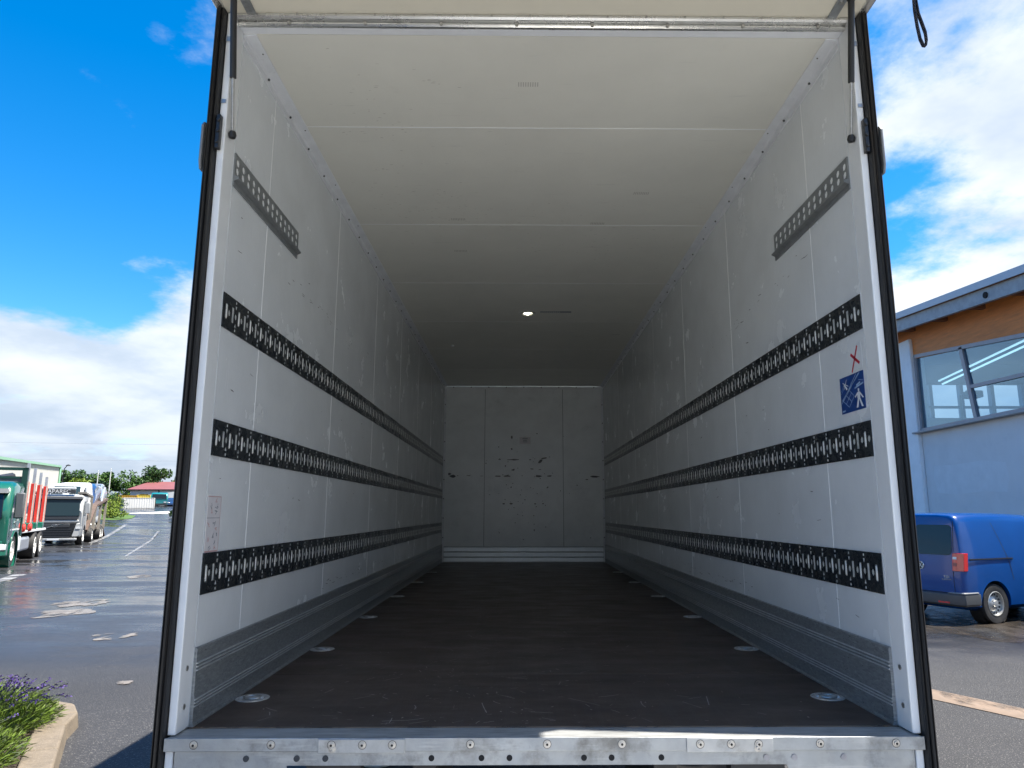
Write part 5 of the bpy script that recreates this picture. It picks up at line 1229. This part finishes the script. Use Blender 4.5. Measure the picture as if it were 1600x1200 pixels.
loft([[(-1.2, .8*math.cos(a)*.3, 1.45+.35*math.sin(a)*.4) for a in [R(20*k) for k in range(18)]]]+[[(x, .9*math.cos(R(20*k)), 1.45+hh*math.sin(R(20*k))) for k in range(18)] for x, hh in ((-1.0, .28), (-.4, .38), (.4, .34), (.9, .22))]).build('tarpaulin', 'green_tarp', tp)
MB().box(-1.2, 1.0, -.8, .8, .55, 1.15).build('trailer_bed', 'chassis', tp)
for sd in (-1, 1): wheel('wheel', tp, (0, sd*.85, .32), .32, .2, sd)
def small_truck(label, x, y, z, rz, m, k=1.0):
    c = empty('flatbed_truck', (x, y, z), rz, label, 'truck')
    loft([cabring(1.1, 1.0, .5, 1.3), cabring(1.12, 1.08, .42, 1.4), cabring(.85, 1.1, .4, 2.0), cabring(.5, 1.1, .4, 2.2), cabring(-.6, 1.1, .4, 2.2)]).build('cab', m, c, ang=40)
    MB().hexa([(1.15, -.95, 1.35), (1.15, .95, 1.35), (1.05, .95, 1.35), (1.05, -.95, 1.35), (.90, -.9, 1.98), (.90, .9, 1.98), (.8, .9, 1.98), (.8, -.9, 1.98)]).build('windscreen', 'window_dark', c)
    MB().box(1.1, 1.2, -1.05, 1.05, .35, .65).build('bumper', 'truck_charcoal', c)
    MB().box(-4.2, -.7, -1.1, 1.1, .85, 1.0).build('flatbed', 'chassis', c)
    for sd in (-1, 1):
        for xx in (.4, -3.2): wheel('wheel', c, (xx, sd*.95, .42), .42, .26, sd)
        MB().box(1.12, 1.2, sd*.6, sd*.95, .75, .92).build('headlight', 'clear_lens', c)
    return c
small_truck('teal flatbed truck facing the road beside the white container', -52.2, 102.5, 2.45, R(-66), 'teal_paint')
simple_car('family_car', 'blue car parked beside the teal flatbed truck', (-51.3, 104.5, 2.5), R(-60), 0, 'car_blue')
wt2 = empty('white_tent', (-55.5, 113, 2.75), R(20), 'white marquee roof behind the teal truck', 'tent')
MB().prism([(-5.0, 1.5), (4.5, 2.9), (4.5, 0), (-1.5, 0), (-1.5, 1.4)], 'y', -2, 2).build('canvas', 'far_white', wt2)
sb_ = empty('sign_stand', (-50.4, 97.0, 2.3), R(-60), 'small orange sign board beside the white container', 'sign')
MB().box(-.03, .03, -.35, .35, .35, 1.15).build('board', 'mustard', sb_); 
for sd in (-1, 1): MB().box(-.04, .04, sd*.33-.03, sd*.33+.03, 0, 1.2).build('leg', 'chassis', sb_)

def leafquads(b, c, rx, ry, rz, n, size, rr, shell=.55):
    for i in range(n):
        while True:
            p = Vector((rr.uniform(-1, 1), rr.uniform(-1, 1), rr.uniform(-1, 1)))
            if shell*shell < p.length_squared < 1: break
        q = Vector((c[0]+p.x*rx, c[1]+p.y*ry, c[2]+p.z*rz)); s = size*rr.uniform(.6, 1.4)
        u = Vector((rr.gauss(0, 1), rr.gauss(0, 1), rr.gauss(0, 1))).normalized(); v = u.cross(Vector((rr.gauss(0, 1), rr.gauss(0, 1), rr.gauss(0, 1)))).normalized()
        b.add([q-u*s-v*s*.5, q+u*s*.2-v*s*.6, q+u*s+v*s*.2, q-u*s*.1+v*s*.6], [(0, 1, 2, 3)])
def tree(label, x, y, h, w, m, seed, base=None, n=2800, name='leafy_tree', group='trees beyond the yard', cat='tree', size=.20):
    rr = random.Random(seed); z = gh(x, y) if base is None else base
    t = empty(name, (x, y, z), rr.uniform(0, 6), label, cat, group)
    tr = MB().tube([(0, 0, -.1), (.05*h*.1, 0, h*.25), (0, .03*h*.2, h*.55)], [h*.028+.05, h*.02+.03, h*.012], 8)
    lv = MB(); lumps = []
    for i in range(11):
        a = rr.uniform(0, 2*PI); k = rr.uniform(.15, .62); zc = h*rr.uniform(.36, .84); kk = 1-abs(zc/h-.5)*1.05
        lumps.append((w*k*kk*math.cos(a), w*k*kk*math.sin(a), zc, w*rr.uniform(.26, .42)))
    for lx, ly, lz, lr in lumps:
        tr.tube([(0, 0, h*.28), (lx*.5, ly*.5, lz*.8), (lx, ly, lz)], [h*.012, h*.008, h*.003], 5)
        leafquads(lv, (lx, ly, lz), lr, lr, lr*.85, n//11, size, rr)
    tr.build('trunk', 'bark', t); lv.build('crown', m, t, smooth=False); return t
def bush(label, x, y, h, w, m, seed, n=900, name='leafy_bush', size=.09, group='bushes along the road'):
    rr = random.Random(seed); t = empty(name, (x, y, gh(x, y)), 0, label, 'bush', group); lv = MB(); st = MB()
    for i in range(8):
        a = rr.uniform(0, 2*PI); k = rr.uniform(0, .7); r = h*rr.uniform(.28, .42); c = (w*k*math.cos(a), w*k*math.sin(a), h*rr.uniform(.35, .68))
        leafquads(lv, c, max(r, w*.32), max(r, w*.32), r, n//8, size, rr); st.tube([(0, 0, 0), (c[0]*.6, c[1]*.6, c[2]*.7), c], [.04, .02, .01], 5)
    st.build('stem', 'bark', t); lv.build('foliage', m, t, smooth=False); return t
for i, (lb_, x, y, h, w, m) in enumerate((
    ('round dark green tree right of the street lamp', -84, 133, 6.9, 4.6, 'leaf_b'),
    ('light green tree between street lamp and white poles', -79, 131, 6.0, 4.0, 'leaf_a'),
    ('slim dark tree behind the two white poles', -78.5, 135, 6.9, 2.6, 'leaf_b'),
    ('tallest broad tree above the red warehouse roof', -73.5, 136, 8.0, 4.9, 'leaf_a'),
    ('second tall tree right of the broadest one', -69.8, 136, 7.7, 4.0, 'leaf_b'),
    ('low yellow-green tree right behind the red roof', -66.0, 138, 5.6, 4.6, 'leaf_c'),
    ('yellow-green tree just left of the black truck seal', -62.0, 138, 5.0, 4.2, 'leaf_c'),
    ('dark low tree left of the red warehouse', -70.0, 118, 4.6, 2.6, 'leaf_dark'),
    ('bright tree above the white van roof', -82, 122, 4.9, 4.6, 'leaf_c'),
    ('bushy tree between the stakes and the white van', -84, 118, 4.6, 5.2, 'leaf_c'),
    ('low tree in front of the corrugated hall corner', -82, 112, 4.0, 4.0, 'leaf_a'),
    ('low tree filling the gap above the blue car', -75, 121, 4.2, 4.6, 'leaf_c'))):
    tree(lb_, x, y, h, w, m, 20+i)
bush('yellow-green rounded bush beside the far road', -44.2, 75.8, 2.6, 1.9, 'leaf_c', 41)
bush('dark green bush behind the rounded roadside bush', -47.5, 83.0, 2.6, 1.6, 'leaf_dark', 42)
bush('low spreading hedge bush at the road edge', -42.4, 73.0, 1.0, 2.0, 'leaf_c', 43, 900)
bush('small dark shrub beside the black door seal', -37.5, 76.5, .9, .9, 'leaf_b', 44, 400)
bush('bright yellow bush left of the white container', -50.5, 86.5, 1.8, 1.7, 'leaf_c', 45)
sheet('grass_verge', [(-47, 71.5), (-40.6, 70.2), (-40.4, 73.2), (-42.5, 78), (-49, 84)], 'grass', .02, 'grass verge at the road edge')
sheet('far_yard', [(-60, 84), (-46, 81.5), (-38, 84), (-36, 112), (-70, 118)], 'concrete_yard', .012, 'pale paved yard beyond the road')
# street lamp, masts, wires
def gp(x, y): return (x, y, gh(x, y))
sl_ = empty('street_lamp', gp(-49.2, 75), 0, 'curved street lamp rising left of the trees', 'lamp')
MB().tube([(0, 0, 0), (0, 0, 4.4), (.08, 0, 5.0), (.35, 0, 5.35)], [.07, .05, .045, .04], 8).build('pole', 'chassis', sl_)
MB().lathe([(.001, .14), (.12, .1), (.26, 0), (.22, -.03), (.001, -.02)], (.45, 0, 5.32), 'z', 14).build('lamp_head', 'chassis', sl_)
for lb_, x, hgt in (('left one of two thin white poles by the trees', -54.2, 4.9), ('right one of two thin white poles by the trees', -52.6, 5.2)):
    fp = empty('flag_pole', gp(x, 90), 0, lb_, 'pole', 'thin white poles')
    MB().cyl((0, 0, 0), (0, 0, hgt), .07, .05, 8).build('pole', 'far_white', fp); MB().lathe([(.001, .05), (.08, 0), (.001, -.05)], (0, 0, hgt), 'z', 8).build('finial', 'far_white', fp)
for i, (z0, z1) in enumerate(((17.2, 16.9), (13.6, 13.4), (11.0, 10.9))):
    w_ = MB(); n = 16
    w_.tube([(-140+ 160*k/n, 150+8*k/n, z0+(z1-z0)*k/n-2.0*(1-(2*k/n-1)**2)*.35) for k in range(n+1)], .016, 5)
    tag(w_.build('power_line', 'frame_grey'), ('topmost', 'middle', 'lowest')[i]+' thin overhead wire crossing the left sky', 'wire')
# far woods closing the horizon all round
rr = random.Random(5); fwm = MB()
for k in range(560):
    a = 2*PI*k/560+rr.uniform(-.01, .01); r = rr.uniform(230, 300); x, y = r*math.cos(a), r*math.sin(a)
    leafquads(fwm, (x, y, gh(x, y)+rr.uniform(1.2, 3.2)), 4.5, 4.5, rr.uniform(2, 3.4), 16, 1.5, rr, 0)
stuff(tag(fwm.build('distant_woods', 'leaf_b', smooth=False), 'belt of distant woods along the horizon', 'woods'))
